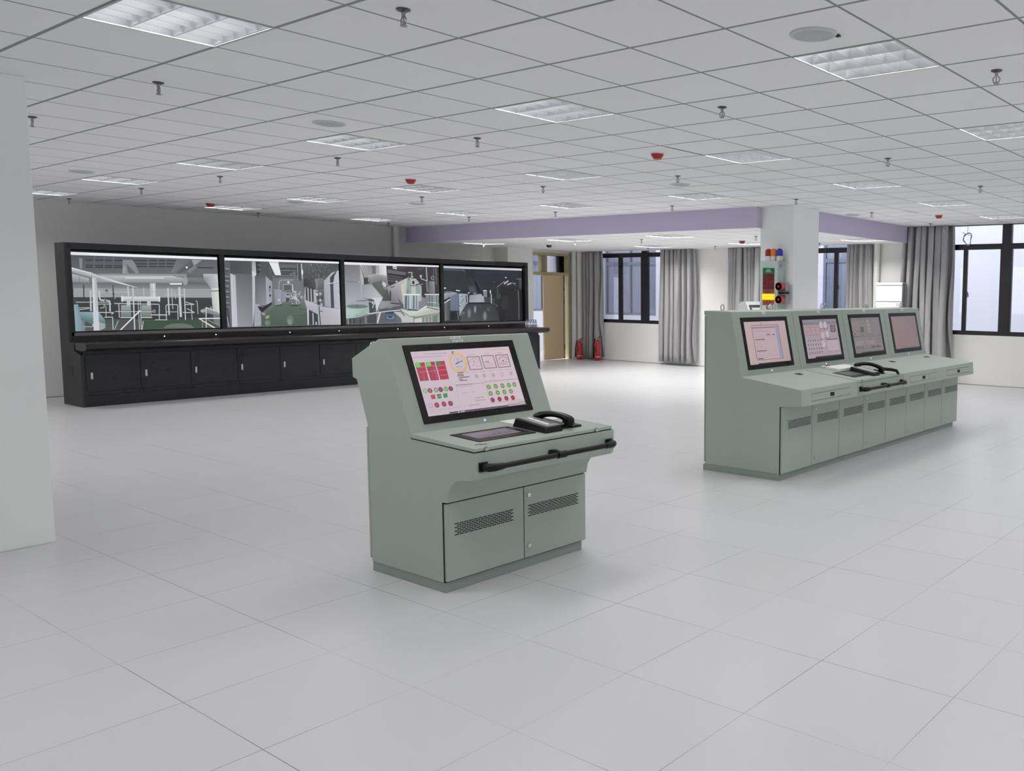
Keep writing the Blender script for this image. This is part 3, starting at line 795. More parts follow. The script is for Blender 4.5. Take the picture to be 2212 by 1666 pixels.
for w, pts in ((9,((160,805),(640,806))),(9,((470,832),(660,830))),(11,((700,822),(1330,832),(1330,1050))),(9,((710,935),(1240,935))),(11,((1430,1050),(1422,850),(1450,835),(1590,838),(1592,1050))),(8,((1420,938),(1590,938))),(11,((1660,945),(1825,948),(1720,890))),(11,((1700,800),(1822,833),(1690,835))),
    (20,((1452,600),(1468,985))),(32,((1612,590),(1632,1010))),(14,((1682,605),(1696,1050))),(18,((960,595),(985,1190))),(9,((1030,740),(1052,1190))),(9,((1060,760),(1078,1190))),(18,((890,585),(900,722))),(22,((484,640),(498,770),(560,785))),(20,((585,778),(635,790),(640,935))),(12,((762,832),(770,1020))),(22,((365,640),(372,930))),(10,((200,912),(355,892))),(8,((200,885),(350,880))),(9,((1270,1050),(1440,1050))),(9,((1780,830),(1790,1050))),(9,((1840,780),(1862,790),(1872,970))),(7,((520,660),(920,664))),(12,((470,948),(690,950),(660,975))),(12,((560,1018),(675,1012),(682,1190))),(8,((270,1150),(390,1150))),(7,((1400,700),(1690,698))),(9,((1110,595),(1114,715))),(14,((1210,980),(1440,982))),(9,((500,890),(555,880),(560,830))),(8,((700,1190),(755,1065))),(10,((1085,1190),(1105,1070))),(8,((580,850),(585,1010))),(8,((1540,640),(1562,760))),(9,((1500,600),(1520,900)))): p.line(W, w, *pts)
for x, y, rr in ((590,640,34),(680,600,20),(690,690,26),(700,740,18),(560,770,16),(1255,930,24),(270,650,14)): p.oval((150,154,160), x, y, rr); p.oval((92,95,102), x, y, rr*.55)
for x0 in (268, 680): p.line((56,58,64), 16, (x0,560), (x0+6,790))
p.poly([(205,208,216),(190,193,200),(200,203,210),(224,226,232),(150,152,160),(118,120,128),(140,142,150)], (85,312),(380,388),(480,430),(1052,606),(480,478),(375,456),(90,385)); p.line((222,224,230), 8, (100,325), (380,400)); p.line((160,162,170), 10, (385,385), (378,455))
p.poly([(196,198,206),(168,170,178),(182,184,192),(208,210,216)], (385,455),(450,458),(492,1200),(410,1203)); p.line((212,214,220), 10, (405,465), (430,1200))
p.poly([(140,172,180),(104,140,150),(100,136,146),(130,164,172)], (130,842),(190,832),(285,1208),(152,1213))
p.poly([(120,158,168),(140,176,184),(112,150,160),(84,118,128),(92,126,136),(80,112,122)], (208,942),(480,945),(565,1050),(575,1110),(420,1125),(255,1060)); p.poly((150,164,164), (480,1080),(575,1110),(570,1170),(500,1200),(490,1130)); p.poly((170,180,178), (390,1110),(420,1110),(425,1150),(390,1150))
p.poly((196,200,205), (400,930),(472,930),(494,1200),(410,1203))
p.poly((222,225,225), (772,1193),(800,1190),(1068,925),(1050,918))
p.poly((104,113,106), *[(1605+210*math.cos(a), 1165+66*math.sin(a)) for a in [PI+PI*i/14 for i in range(15)]])
p.poly([(104,110,108),(146,152,148),(150,156,152),(100,106,102)], (1905,930),(1990,868),(2175,955),(2178,1010),(1940,985)); p.oval((160,166,162), 1940, 925, 34, 26); p.oval((84,88,88), 1960, 960, 28, 18); p.line((205,210,208), 12, (1985,1160), (1985,875), (2120,925)); p.line((190,196,194), 12, (2050,860), (2060,900)); p.line((212,217,215), 15, (1880,1032), (2182,1026)); p.poly((206,211,208), (1878,1036),(1905,1036),(2120,1160),(2080,1162)); p.line((150,156,152), 9, (1930,1070), (1932,1165)); p.line((140,146,142), 12, (2010,1050), (2150,1120))
tv(0, p)
# --- picture 2
p = Picture([(35,95),(2145,165),(2175,1330),(95,1390)])
p.poly((105,106,112), (35,95),(2145,165),(2175,1330),(95,1390))
p.poly([(74,76,84),(86,88,96),(92,94,100),(84,86,92),(78,80,88)], (60,145),(2140,195),(2150,520),(1200,720),(640,430))
p.poly((92,93,100), (40,150),(150,160),(150,1380),(95,1390))
for y in (300,440,520,620,720,820,930,1010): p.line((150,150,158), 16, (55,y), (130,y+8)); p.line((58,58,66), 12, (60,y+40), (128,y+44))
p.line((60,60,68), 22, (90,1010), (150,1380)); p.line((180,180,190), 12, (90,1190), (130,1380))
p.poly([(72,74,82),(78,80,88),(84,86,94),(74,76,84)], (150,165),(542,165),(545,405),(150,390))
p.poly([(104,104,112),(96,97,104),(140,140,150),(150,150,160)], (245,432),(545,402),(560,1368),(285,1375))
p.poly([(188,188,200),(176,176,188),(190,190,202),(196,196,208)], (148,385),(246,430),(285,1375),(185,1378))
p.poly([(146,146,158),(168,168,180),(190,190,202),(206,206,216),(150,150,160),(178,178,190)], (545,165),(612,170),(632,410),(600,440),(612,950),(562,1366))
p.poly((160,160,172), (600,930),(702,965),(722,1355),(590,1362)); p.poly((206,206,216), (548,340),(612,385),(628,410),(560,440))
p.poly((56,57,64), (620,170),(690,170),(690,420),(640,430)); [p.line((120,120,128), 12, (650,y), (720,y)) for y in (230,310,400)]; p.line((86,88,95), 40, (880,250), (890,460))
p.poly([(88,90,98),(96,98,106),(140,140,152),(120,120,132)], (610,450),(802,442),(812,982),(618,952)); p.poly([(160,160,172),(146,146,158),(150,150,164),(170,170,182)], (802,442),(922,535),(922,910),(815,982)); p.line((104,106,114), 10, (610,445), (790,415), (900,500))
p.oval((44,44,50), 878, 640, 16, 26); p.oval((44,44,50), 884, 795, 15, 26); p.line((90,90,98), 9, (850,690), (905,692)); p.line((56,56,62), 14, (860,715), (880,720))
p.poly((46,47,56), (650,992),(745,1003),(922,912),(910,962),(742,1106),(690,1070)); p.line((120,120,130), 9, (690,990), (760,1010))
p.poly((112,113,120), (930,430),(1500,430),(1500,935),(930,935)); p.poly((84,85,92), (930,200),(1500,210),(1500,480),(960,470))
for y in (230,262,330,345,420,460): p.line((128,130,138), 9, (1050,y), (1390,y+4))
for y in (300,352,400): p.line((58,59,66), 16, (1080,y), (1390,y))
p.poly((226,227,236), (858,165),(1030,170),(1086,417),(978,417))
p.line((142,143,150), 26, (1042,690), (1050,540), (1085,508), (1310,505)); p.line((170,171,178), 11, (1118,700), (1130,588), (1290,584)); p.line((196,197,204), 24, (1290,590), (1302,745)); p.poly((90,91,98), (1130,600),(1285,600),(1285,690),(1130,690))
p.line((150,151,158), 10, (1390,200), (1395,520)); p.line((74,76,82), 46, (1430,200), (1430,520)); p.line((176,177,184), 24, (1460,200), (1478,480)); p.line((112,113,120), 30, (1240,420), (1340,360), (1330,480)); p.oval((230,230,238), 1475, 360, 16, 50); p.oval((240,240,246), 1220, 548, 20, 22); p.oval((60,60,66), 1220, 550, 8, 9); p.oval((240,240,246), 1550, 450, 15, 12)
p.poly([(140,140,155),(150,150,165),(150,150,168),(130,130,145)], (955,700),(1092,705),(1092,965),(970,980)); p.line((170,170,184), 12, (955,690), (1092,700)); p.poly((140,140,166), (1100,720),(1172,722),(1172,905),(1100,910)); p.poly((160,160,178), (1175,745),(1240,745),(1240,830),(1175,830)); p.poly((30,30,36), (1190,762),(1228,762),(1228,786),(1190,786)); p.poly((70,72,88), (1175,835),(1230,835),(1230,910),(1180,920)); p.oval((196,196,206), 1045, 880, 18, 20)
rnd = random.Random(5)
for i in range(60):
    x, y = rnd.uniform(1240,1480), rnd.uniform(690,960); g = rnd.choice((80,120,150,175,195)); p.oval((g,g,g+8), x, y, rnd.uniform(8,26), rnd.uniform(8,26), 7)
p.line((190,190,198), 14, (1350,740), (1362,960))
p.poly([(92,112,100),(86,108,94),(90,110,98),(84,104,92),(70,92,80),(74,96,84),(80,100,88)], (930,1010),(1150,928),(1450,980),(1565,1060),(1572,1340),(716,1357),(712,1150)); p.line((44,50,50), 14, (960,985), (1100,965)); p.line((40,46,46), 14, (1245,975), (1450,968))
p.oval((104,124,110), 1245, 1250, 60, 90); p.oval((124,142,130), 1240, 1285, 34, 55); p.oval((112,128,110), 830, 1300, 50, 52); p.poly((158,162,120), (800,1172),(872,1160),(852,1216),(790,1222)); p.line((60,70,66), 9, (1430,1170), (1560,1140)); p.line((60,70,66), 8, (1420,1030), (1500,1060)); p.poly((150,154,160), (720,1110),(790,1120),(780,1165),(730,1150))
p.poly([(92,93,100),(80,82,88),(96,97,104),(86,88,94),(74,76,82)], (1490,190),(2142,196),(2145,330),(1900,490),(1520,600))
for i in range(70): x, y = rnd.uniform(1520,2060), rnd.uniform(205,470); g = rnd.choice((60,108,124,140)); p.oval((g,g,g+4), x, y, 6, rnd.uniform(8,22), 5)
p.poly([(64,65,72),(84,85,92),(72,73,80),(56,57,64)], (1500,480),(1705,500),(1725,700),(1490,605)); p.poly([(130,130,138),(118,118,126),(104,104,112),(86,86,94),(90,90,98)], (1705,480),(1835,468),(1945,560),(1930,650),(1735,710)); p.line((150,150,158), 12, (1715,490), (1738,600), (1722,700))
p.poly((166,166,178), (1520,640),(1760,700),(1880,960),(1700,930),(1500,850)); [p.line((58,59,68), 30, (x,650), (x+10,905)) for x in (1545,1600,1655)]
p.poly([(170,170,182),(182,182,194),(190,190,202),(180,180,192),(150,150,162)], (1870,520),(2010,372),(2142,322),(2168,1040),(1862,985)); p.poly((70,72,82), (1980,455),(2130,300),(2062,432),(2040,560),(2056,1075),(1998,1040)); p.line((206,206,214), 16, (1910,588), (2152,530)); p.line((60,60,68), 6, (1912,598), (2152,541)); p.line((110,110,120), 6, (2120,700), (2150,740))
p.poly([(186,186,198),(176,176,190),(190,190,202),(182,176,182),(160,158,172),(166,166,178)], (1500,862),(1872,1000),(2170,1042),(2174,1330),(1570,1335),(1560,1055)); p.poly((60,62,74), (1588,1050),(1752,1140),(1762,1332),(1590,1335)); p.poly((196,196,204), (1555,1040),(1585,1040),(1586,1335),(1562,1336)); p.poly((186,186,196), (1652,1110),(1672,1115),(1678,1333),(1660,1333)); p.oval((200,200,210), 1722, 1305, 12, 30)
p.poly((96,98,106), (1720,720),(1870,700),(1880,1005),(1740,960)); [p.oval((g,g,g+8), x, y, 22, 30, 8) for x, y, g in ((1740,770,190),(1800,760,170),(1760,830,70),(1830,830,60),(1800,880,180),(1770,930,60),(1820,960,170))]; p.line((52,53,60), 16, (1775,980), (1780,1080), (1800,1332)); p.line((56,57,64), 14, (1770,1075), (1840,1088))
p.poly((236,237,244), (35,95),(2145,165),(2146,198),(36,145)); p.poly((200,200,210), (858,165),(1030,170),(1040,195),(870,190))
tv(1, p)
# --- picture 3
p = Picture([(35,95),(2092,178),(2118,1425),(78,1470)])
p.poly((128,128,136), (35,95),(2092,178),(2118,1425),(78,1470))
p.poly([(112,112,120),(120,120,128),(160,160,170),(172,172,182)], (40,150),(395,165),(410,880),(68,1060)); p.line((92,93,102), 9, (90,520), (360,535)); p.oval((190,190,196), 365, 535, 14)
p.poly((160,160,172), (70,1050),(410,870),(740,1000),(720,1190),(75,1090))
p.poly((62,57,62), (955,180),(2092,208),(2105,1000),(1000,600)); p.poly((104,100,106), (990,255),(1385,325),(1372,392),(990,342)); [p.line((86,82,88), 30, (1000,y), (1300,y+45)) for y in (395,450,500)]; p.line((40,38,42), 20, (990,360), (1380,410)); p.poly((74,72,78), (1190,190),(1420,200),(1300,270),(1190,250)); p.poly((200,200,208), (1098,180),(1182,185),(1186,262),(1098,240)); [p.oval((70,70,76), x, 218, 10) for x in (1125,1160)]
p.poly([(172,170,174),(186,186,190),(180,180,186),(170,170,178),(180,180,186),(160,160,166)], (385,165),(440,172),(472,592),(436,592),(440,880),(410,885)); p.line((76,74,80), 12, (405,200), (470,440))
p.poly((150,150,156), (430,165),(600,170),(600,480),(560,560),(470,420))
p.poly([(132,132,138),(186,184,188),(192,190,194),(150,150,156)], (565,170),(960,180),(972,400),(600,470)); p.poly([(200,198,202),(226,224,226),(220,218,222),(190,188,192)], (800,178),(950,180),(962,405),(812,380)); p.poly((108,108,116), (640,175),(730,178),(735,372),(650,380)); p.line((190,190,196), 12, (570,410), (700,365), (860,362), (975,400))
p.poly([(160,158,162),(150,148,154),(170,168,172),(120,118,122),(112,110,116)], (590,412),(780,372),(972,400),(968,530),(660,600)); p.poly((66,64,68), (468,436),(562,440),(560,520),(600,560),(530,580),(475,612)); p.line((120,120,126), 24, (590,440), (600,560))
p.poly([(90,92,90),(104,106,104),(96,100,98),(74,78,78),(70,74,74),(84,88,88),(92,96,96)], (655,560),(850,505),(1010,640),(1050,720),(1030,965),(870,945),(670,650)); p.poly((196,196,194), (885,515),(960,585),(950,650),(905,640),(865,580)); [p.line((150,152,148), 10, (880+i*14,660+i*18), (960+i*12,640+i*16)) for i in range(4)]
p.poly([(144,146,158),(160,160,172),(176,176,186),(190,190,200),(160,160,172)], (438,590),(645,595),(885,875),(845,970),(440,875)); p.poly((200,200,210), (640,880),(880,880),(830,975),(745,1190),(720,1010))
p.poly([(150,148,156),(196,192,196),(190,188,186),(160,158,160),(130,128,132),(110,108,112)], (975,650),(1430,440),(1560,470),(1330,1105),(1240,1010),(1050,975)); p.poly([(200,200,190),(184,186,178),(170,174,168),(186,188,180)], (1270,610),(1480,440),(1440,900),(1335,1085)); p.poly([(176,180,174),(190,194,188),(160,166,162),(150,156,152)], (1440,445),(1600,470),(1720,640),(1730,965)); p.poly((170,174,170), (1480,440),(1650,520),(1722,650),(1720,960),(1480,960)); p.line((62,62,64), 16, (1050,655), (1140,632)); p.oval((220,220,224), 1180, 525, 22, 14); p.poly((74,72,78), (1030,700),(1065,760),(1060,980),(1020,960)); p.poly((92,90,96), (1210,880),(1330,1040),(1320,1100),(1250,1030))
p.poly([(150,150,158),(134,134,142),(120,120,126),(146,146,154)], (828,960),(1000,945),(1270,1010),(815,1135)); p.poly((88,90,98), (800,1135),(1270,1055),(1330,1105),(1290,1150),(800,1200)); p.line((60,60,66), 24, (1050,1000), (1250,1020)); p.line((150,150,156), 10, (1000,1120), (1110,1080))
p.poly((142,160,156), (1405,450),(1480,445),(1490,620),(1690,620),(1692,800),(1390,800)); p.poly((120,140,136), (1400,700),(1440,700),(1440,800),(1395,800)); p.poly((176,190,186), (1500,630),(1600,630),(1600,800),(1500,800)); p.line((70,84,82), 14, (1470,618), (1640,622)); p.line((150,164,160), 26, (1430,330), (1520,330), (1500,440)); p.line((90,100,98), 16, (1440,400), (1450,500)); p.oval((240,240,240), 1528, 425, 12); p.oval((40,46,46), 1545, 550, 24, 40)
p.line((200,205,202), 14, (1580,560), (1740,590)); p.line((40,46,46), 22, (1600,598), (1720,570)); p.line((190,196,192), 16, (1700,400), (1715,470), (1830,510)); p.oval((176,182,180), 1705, 410, 24, 30); p.line((120,130,128), 30, (1830,520), (1850,760))
p.poly([(150,168,174),(176,190,198),(160,174,188),(136,152,162)], (1340,825),(1672,825),(1645,1155),(1342,1130)); [p.line(c, w, (x,835), (x-4,1130)) for x, w, c in ((1385,30,(70,84,86)),(1440,20,(110,126,132)),(1480,26,(190,204,212)),(1555,22,(66,80,88)),(1615,16,(84,98,104)))]; p.poly((216,224,222), (1325,798),(1692,800),(1690,830),(1330,828)); p.line((50,60,60), 20, (1420,1140), (1640,1160))
p.poly([(96,110,108),(140,154,150),(124,138,134),(84,98,96)], (1868,520),(2005,525),(2012,792),(1868,790)); p.poly([(120,134,132),(150,162,160),(140,152,150),(104,118,116)], (1808,830),(2092,830),(2080,1092),(1815,1060)); p.poly((206,214,212), (1788,800),(2102,800),(2102,826),(1788,824)); p.line((206,214,212), 12, (1840,985), (2060,995)); [p.line((70,82,82), 14, (x,835), (x,1070)) for x in (1890,1950,2050)]; p.line((156,160,160), 26, (1822,210), (1842,520)); p.line((110,112,114), 14, (1980,220), (1985,520)); p.line((130,132,134), 14, (2030,230), (2045,600)); p.oval((140,150,148), 1960, 450, 40, 44); p.oval((70,76,76), 1960, 450, 26, 30); p.line((120,124,124), 10, (1650,215), (1670,270), (1760,225))
p.poly([(186,194,180),(200,208,192),(206,212,196),(196,204,188),(176,184,168),(170,178,164),(186,194,180)], (1258,1115),(1420,1170),(1660,1172),(1800,1065),(2112,1100),(2112,1215),(1400,1330)); p.line((60,70,64), 16, (1830,1090), (2080,1150)); p.line((92,100,92), 12, (1300,1190), (1460,1290), (1580,1300)); p.line((222,226,214), 16, (1640,1180), (1830,1060))
p.poly([(170,196,192),(150,178,174),(160,186,182),(140,168,164),(176,200,196)], (75,1092),(580,1035),(582,1222),(350,1312),(85,1335)); p.oval((104,124,122), 325, 1072, 235, 46); p.oval((60,76,76), 325, 1055, 20, 12); [p.oval((90,110,108), x, y, 12) for x, y in ((145,1280),(315,1278))]; p.line((44,52,56), 12, (310,955), (520,945), (600,905), (690,940)); p.line((60,70,74), 26, (570,940), (690,945))
p.poly((70,82,92), (570,970),(720,1030),(725,1190),(590,1220)); p.line((196,202,204), 24, (650,960), (660,1020)); p.line((206,212,214), 16, (690,1010), (650,1110)); [p.line((50,62,72), 14, (x,980), (x+6,1210)) for x in (600,640)]
p.poly((84,88,92), (88,1342),(360,1310),(740,1240),(745,1445),(92,1462)); [p.line((50,54,58), 26, (x,1345), (x,1455)) for x in (170,260,390)]; p.line((150,158,156), 20, (125,1345), (130,1460)); p.line((140,148,146), 24, (505,1300), (508,1448)); p.poly((66,74,78), (560,1260),(740,1235),(740,1440),(560,1445))
p.poly([(92,96,110),(110,112,124),(100,104,112),(88,92,104)], (800,1200),(1260,1150),(1320,1425),(780,1440)); p.oval((58,78,118), 1045, 1308, 122, 58); p.oval((126,140,164), 1045, 1312, 92, 40); p.oval((48,62,96), 1040, 1305, 56, 24); p.line((70,84,110), 10, (820,1360), (1200,1400)); p.poly((60,64,84), (930,1190),(1110,1180),(1115,1240),(930,1230))
p.poly((186,186,190), (1112,1190),(1262,1200),(1330,1280),(1545,1325),(1545,1422),(1290,1425),(1270,1330)); p.line((210,214,214), 30, (820,1210), (790,1320), (760,1440)); p.line((216,218,220), 16, (560,1232), (900,1190), (1260,1150))
p.poly([(150,162,150),(136,148,136),(150,160,148),(164,172,160)], (1560,1345),(2112,1220),(2115,1425),(1560,1425)); [p.line((96,106,96), 16, (x,1310), (x,1425)) for x in (1750,1830,1900)]; p.poly((196,200,196), (1570,1350),(1720,1325),(1730,1425),(1560,1425)); p.poly((110,130,112), (1960,1290),(2060,1265),(2060,1420),(1960,1420))
p.poly((238,236,242), (35,95),(2092,172),(2092,212),(38,150)); p.line((196,194,202), 7, (60,125), (2080,192))
tv(2, p)
# --- picture 4
p = Picture([(85,135),(1970,220),(1995,1478),(130,1502)])
p.poly([(40,44,54),(46,46,56),(42,42,44),(50,52,58)], (85,135),(1970,220),(1995,1478),(130,1502))
p.poly([(48,52,62),(44,46,58),(40,42,52),(52,56,62)], (100,240),(1970,270),(1970,700),(110,760)); p.poly((36,46,54), (640,230),(860,235),(830,420),(640,400))
[p.line((62,66,76), 8, a, b) for a, b in (((160,440),(330,480)),((500,580),(700,650)),((900,310),(1300,320)),((860,260),(880,310)),((1500,310),(1520,380)))]
p.line((96,104,116), 22, (100,232), (170,240)); p.line((110,118,130), 14, (160,235), (590,250), (595,290))
[p.line((74,78,88), 10, a, b) for a, b in (((690,620),(960,700)),((700,700),(900,780)),((760,470),(790,590)),((880,500),(960,610)),((800,560),(1000,790)))]; p.poly((30,30,38), (820,540),(880,520),(1010,790),(940,800)); p.poly((72,74,84), (700,660),(820,620),(900,790),(720,790))
p.poly([(66,70,78),(54,58,64),(56,58,60),(78,82,88)], (640,1080),(1300,1070),(1470,1480),(500,1495)); [p.oval(c, x, y, rx, ry) for c, x, y, rx, ry in (((92,96,104),720,1290,50,120),((120,124,132),722,1300,26,90),((104,108,114),860,1200,34,95),((150,154,160),862,1205,14,70),((88,92,96),1095,1360,60,120),((122,126,130),1098,1370,30,95),((80,84,86),1180,1210,40,50))]
p.poly([(140,142,152),(164,164,178),(176,176,188),(150,150,164)], (722,855),(1000,828),(1082,1030),(715,1032)); p.poly((160,160,174), (990,830),(1070,900),(1082,1030),(990,1030)); p.line((28,30,36), 14, (640,1045), (1230,1040)); p.poly((124,126,140), (1040,745),(1142,740),(1142,908),(1070,905)); p.line((210,212,220), 20, (1050,748), (1130,748)); p.line((220,222,228), 10, (810,812), (885,810)); p.oval((230,232,236), 705, 800, 22, 12); p.poly((62,66,76), (1085,910),(1240,905),(1240,1040),(1085,1040))
p.line((190,194,200), 30, (1220,740), (1222,820)); p.poly((176,180,186), (1228,830),(1252,835),(1264,1062),(1240,1062))
p.poly([(112,124,142),(104,116,138),(96,108,132),(100,112,132)], (262,800),(478,812),(484,1212),(268,1222)); p.poly([(170,180,190),(150,160,172),(140,150,160),(160,168,178)], (478,812),(622,822),(632,1100),(488,1345)); [p.oval((60,66,76), x, y, 14, 13, 8) for x, y in ((540,880),(520,1035),(550,995),(500,1115),(570,960))]; p.poly((160,168,176), (600,820),(680,830),(692,1040),(635,1085)); p.line((50,54,62), 24, (640,850), (655,1040)); p.line((34,36,42), 26, (706,830), (700,1040))
p.poly([(166,168,176),(150,152,162),(120,124,132),(140,142,150)], (110,800),(430,790),(262,902),(112,985)); p.line((26,28,34), 14, (115,975), (262,905)); p.line((206,210,214), 26, (120,1040), (262,945)); p.poly([(110,112,114),(70,72,76),(64,66,70),(120,120,122)], (120,1060),(262,965),(262,1450),(140,1482)); p.line((150,152,156), 20, (130,780), (260,772), (420,800))
p.poly((32,44,42), (280,1232),(425,1232),(425,1450),(280,1450)); p.line((120,128,134), 10, (275,1225), (480,1222)); p.line((116,124,126), 14, (440,1240), (470,1450)); [p.line((150,160,168), 9, (500+i*30,1300-i*22), (510+i*28,1370-i*20)) for i in range(4)]; [p.line((70,78,78), 12, (520+i*28,1350), (530+i*28,1480)) for i in range(4)]; p.line((54,66,58), 20, (170,1470), (470,1455))
p.oval((236,238,242), 128, 677, 34, 15); p.line((226,228,234), 22, (400,735), (492,750)); p.oval((220,222,228), 1588, 434, 22, 12)
p.poly((38,38,42), (1480,660),(1880,700),(1900,1475),(1440,1475)); p.poly((48,46,56), (1500,900),(1640,880),(1640,1200),(1500,1200))
p.line((150,152,160), 12, (1372,672), (1460,600), (1560,520)); p.line((170,172,180), 34, (1545,592), (1650,512)); p.line((160,162,170), 34, (1620,612), (1725,570)); p.line((180,182,190), 14, (1640,540), (1550,560)); p.line((190,192,198), 12, (1755,560), (1790,590), (1830,575)); p.line((120,122,130), 9, (1388,700), (1392,850), (1360,880)); [p.oval((110,112,120), x, y, 14, 10, 8) for x, y in ((1580,635),(1820,630),(1810,735),(1300,968),(1310,545))]; p.oval((60,60,68), 1420, 890, 60, 70); p.line((104,106,114), 10, (1270,960), (1320,985), (1300,1070), (1400,1110), (1340,1160))
p.poly((72,76,80), (1900,480),(1972,470),(1968,725),(1912,700)); p.line((130,134,138), 14, (1840,475), (1960,465)); p.line((100,102,106), 22, (1885,740), (1905,1080), (1912,1450)); p.poly((34,34,36), (1915,740),(1990,740),(1995,1475),(1925,1475))
p.poly([(176,190,202),(190,196,210),(200,198,212),(206,204,216),(196,196,210),(184,194,206)], (88,138),(1000,180),(1970,217),(1970,270),(1000,230),(92,195)); p.line((150,162,176), 6, (110,168), (380,178))
tv(3, p)

# ------------------------------------------------------------------ pack of small water bottles on the end of the worktop
M_bot = mat('bottle_plastic', (186,190,214), .15, trans=.35)
M_botc = mat('bottle_cap', (96,100,150), .4)
bz = .8625
def make_bottle():
    r = thing('water_bottle', '', 'bottle', (0,0,0))
    build('body', MB().lathe([(.026,0),(.03,.006),(.03,.05),(.027,.055),(.03,.06),(.03,.105),(.012,.14),(.012,.148)], seg=12), M_bot, r, smooth=50)
    build('cap', MB().cyl((0,0,.147), (0,0,.166), .014, seg=10), M_botc, r)
    build('wrapper', MB().lathe([(.0305,.062),(.0305,.1)], seg=12), M_white, r)
    return r
b0 = make_bottle(); first_b = True
for q in range(2):
    for k in range(4):
        loc = (12.335+.064*k, 13.78+.064*q, bz); lab = f'small clear water bottle on the worktop end, {ORD[k]} in the {"front" if q == 0 else "back"} row'
        if first_b: b0.location = loc; b0['label'] = lab; b0['group'] = 'pack of water bottles'; first_b = False
        else: dup(b0, loc, lab, 'pack of water bottles')
# ------------------------------------------------------------------ grey-green steel consoles
M_con = mat('grey_green_steel', (161,172,162), .42, spec=.45)
M_plinth = mat('grey_green_plinth', (138,149,142), .5, spec=.4)
M_seam = mat('shadow_gap', (26,32,30), .9)
M_bez = mat('black_monitor_bezel', (9,9,10), .35, spec=.25)
M_paper = mat('white_paper', (232,232,230), .8, spec=.2)
M_ink = mat('grey_print', (150,152,152), .8)
M_bar = mat('black_grab_bar', (8,12,11), .45, spec=.3)
M_slot = mat('dark_slot', (14,16,16), .9)

def door_panel(parent, x0, x1, yf, z0, z1, vent, lock, t=.02):
    d = build('door', MB().box(x0, x1, yf, yf+t, z0, z1), M_con, parent, bevel=.003)
    m = MB(); vx0, vx1, vz0, vz1 = vent; rows = 7
    n = 13
    for r in range(rows):
        z = vz1 - (vz1-vz0)*r/(rows-1); w = (vx1-vx0)/n
        cnt = n if r % 2 == 0 else n-1
        for k in range(cnt):
            a = vx0 + w*k + (0 if r % 2 == 0 else w*.5)
            m.box(a+w*.06, a+w*.9, yf-.0012, yf+.002, z-.0024, z+.0024)
    build('vent', m, M_slot, d)
    for lx, lz in lock:
        m = MB().cyl((lx,yf+.001,lz), (lx,yf-.006,lz), .012, seg=16).box(lx-.004, lx+.004, yf-.0072, yf-.005, lz-.0012, lz+.007)
        build('lock', m, M_chrome, d)
    return d

def on_slope(a, b, t):      # point at distance t up the slope from a to b (y, z)
    L = math.hypot(b[0]-a[0], b[1]-a[1]); return (a[0]+(b[0]-a[0])*t/L, a[1]+(b[1]-a[1])*t/L)
def slope_frame(a, b):
    L = math.hypot(b[0]-a[0], b[1]-a[1]); d = ((b[0]-a[0])/L, (b[1]-a[1])/L); return d, (-d[1], d[0])   # along, outward
def slab_on_slope(m, a, b, x0, x1, t0, t1, h0, h1):
    d, n = slope_frame(a, b); v = []
    for h in (h0, h1):
        for x, t in ((x0,t0),(x1,t0),(x1,t1),(x0,t1)):
            v.append((x, a[0]+d[0]*t+n[0]*h, a[1]+d[1]*t+n[1]*h))
    return m.hull8(v)
def monitor(parent, a, b, xb, tb, xs, ts, pic, estr):
    """black glass panel let into the slope: xb,tb outer edges, xs,ts lit area"""
    m = MB(); slab_on_slope(m, a, b, xb[0], xb[1], tb[0], tb[1], -.004, .005)
    mon = build('monitor', m, M_bez, parent, bevel=.002)
    d, n = slope_frame(a, b); h = .0056
    tl = (xs[0], a[0]+d[0]*ts[1]+n[0]*h, a[1]+d[1]*ts[1]+n[1]*h)
    L = ts[1]-ts[0]
    pic.make('screen', mon, tl, (xs[1]-xs[0],0,0), (0,-d[0]*L,-d[1]*L), step=2e-5, estr=estr)
    return mon
def power_light(parent, a, b, x, t, col=None):
    m = MB(); slab_on_slope(m, a, b, x-.005, x+.005, t-.005, t+.005, -.001, .003)
    build('indicator', m, col or M_led, parent)
def name_plate(parent, a, b, x0, x1, t0, t1):
    m = MB(); slab_on_slope(m, a, b, x0, x1, t0, t1, 0, .002); p = build('name_plate', m, M_paper, parent)
    m = MB(); w = x1-x0; k = 0
    for q in range(6):
        if q in (2,): continue
        slab_on_slope(m, a, b, x0+w*(.1+.135*q), x0+w*(.19+.135*q), t0+(t1-t0)*.3, t0+(t1-t0)*.7, .0018, .0024)
    build('print', m, M_ink, p)
def lifting_eye(parent, x, y, z, R=.021, axis='y'):
    m = MB().torus((x,y,z+R+.004), R, .0055, axis=axis, seg=22).cyl((x,y,z-.004), (x,y,z+.008), .011, seg=12)
    build('lifting_eye', m, M_steel, parent, smooth=60)
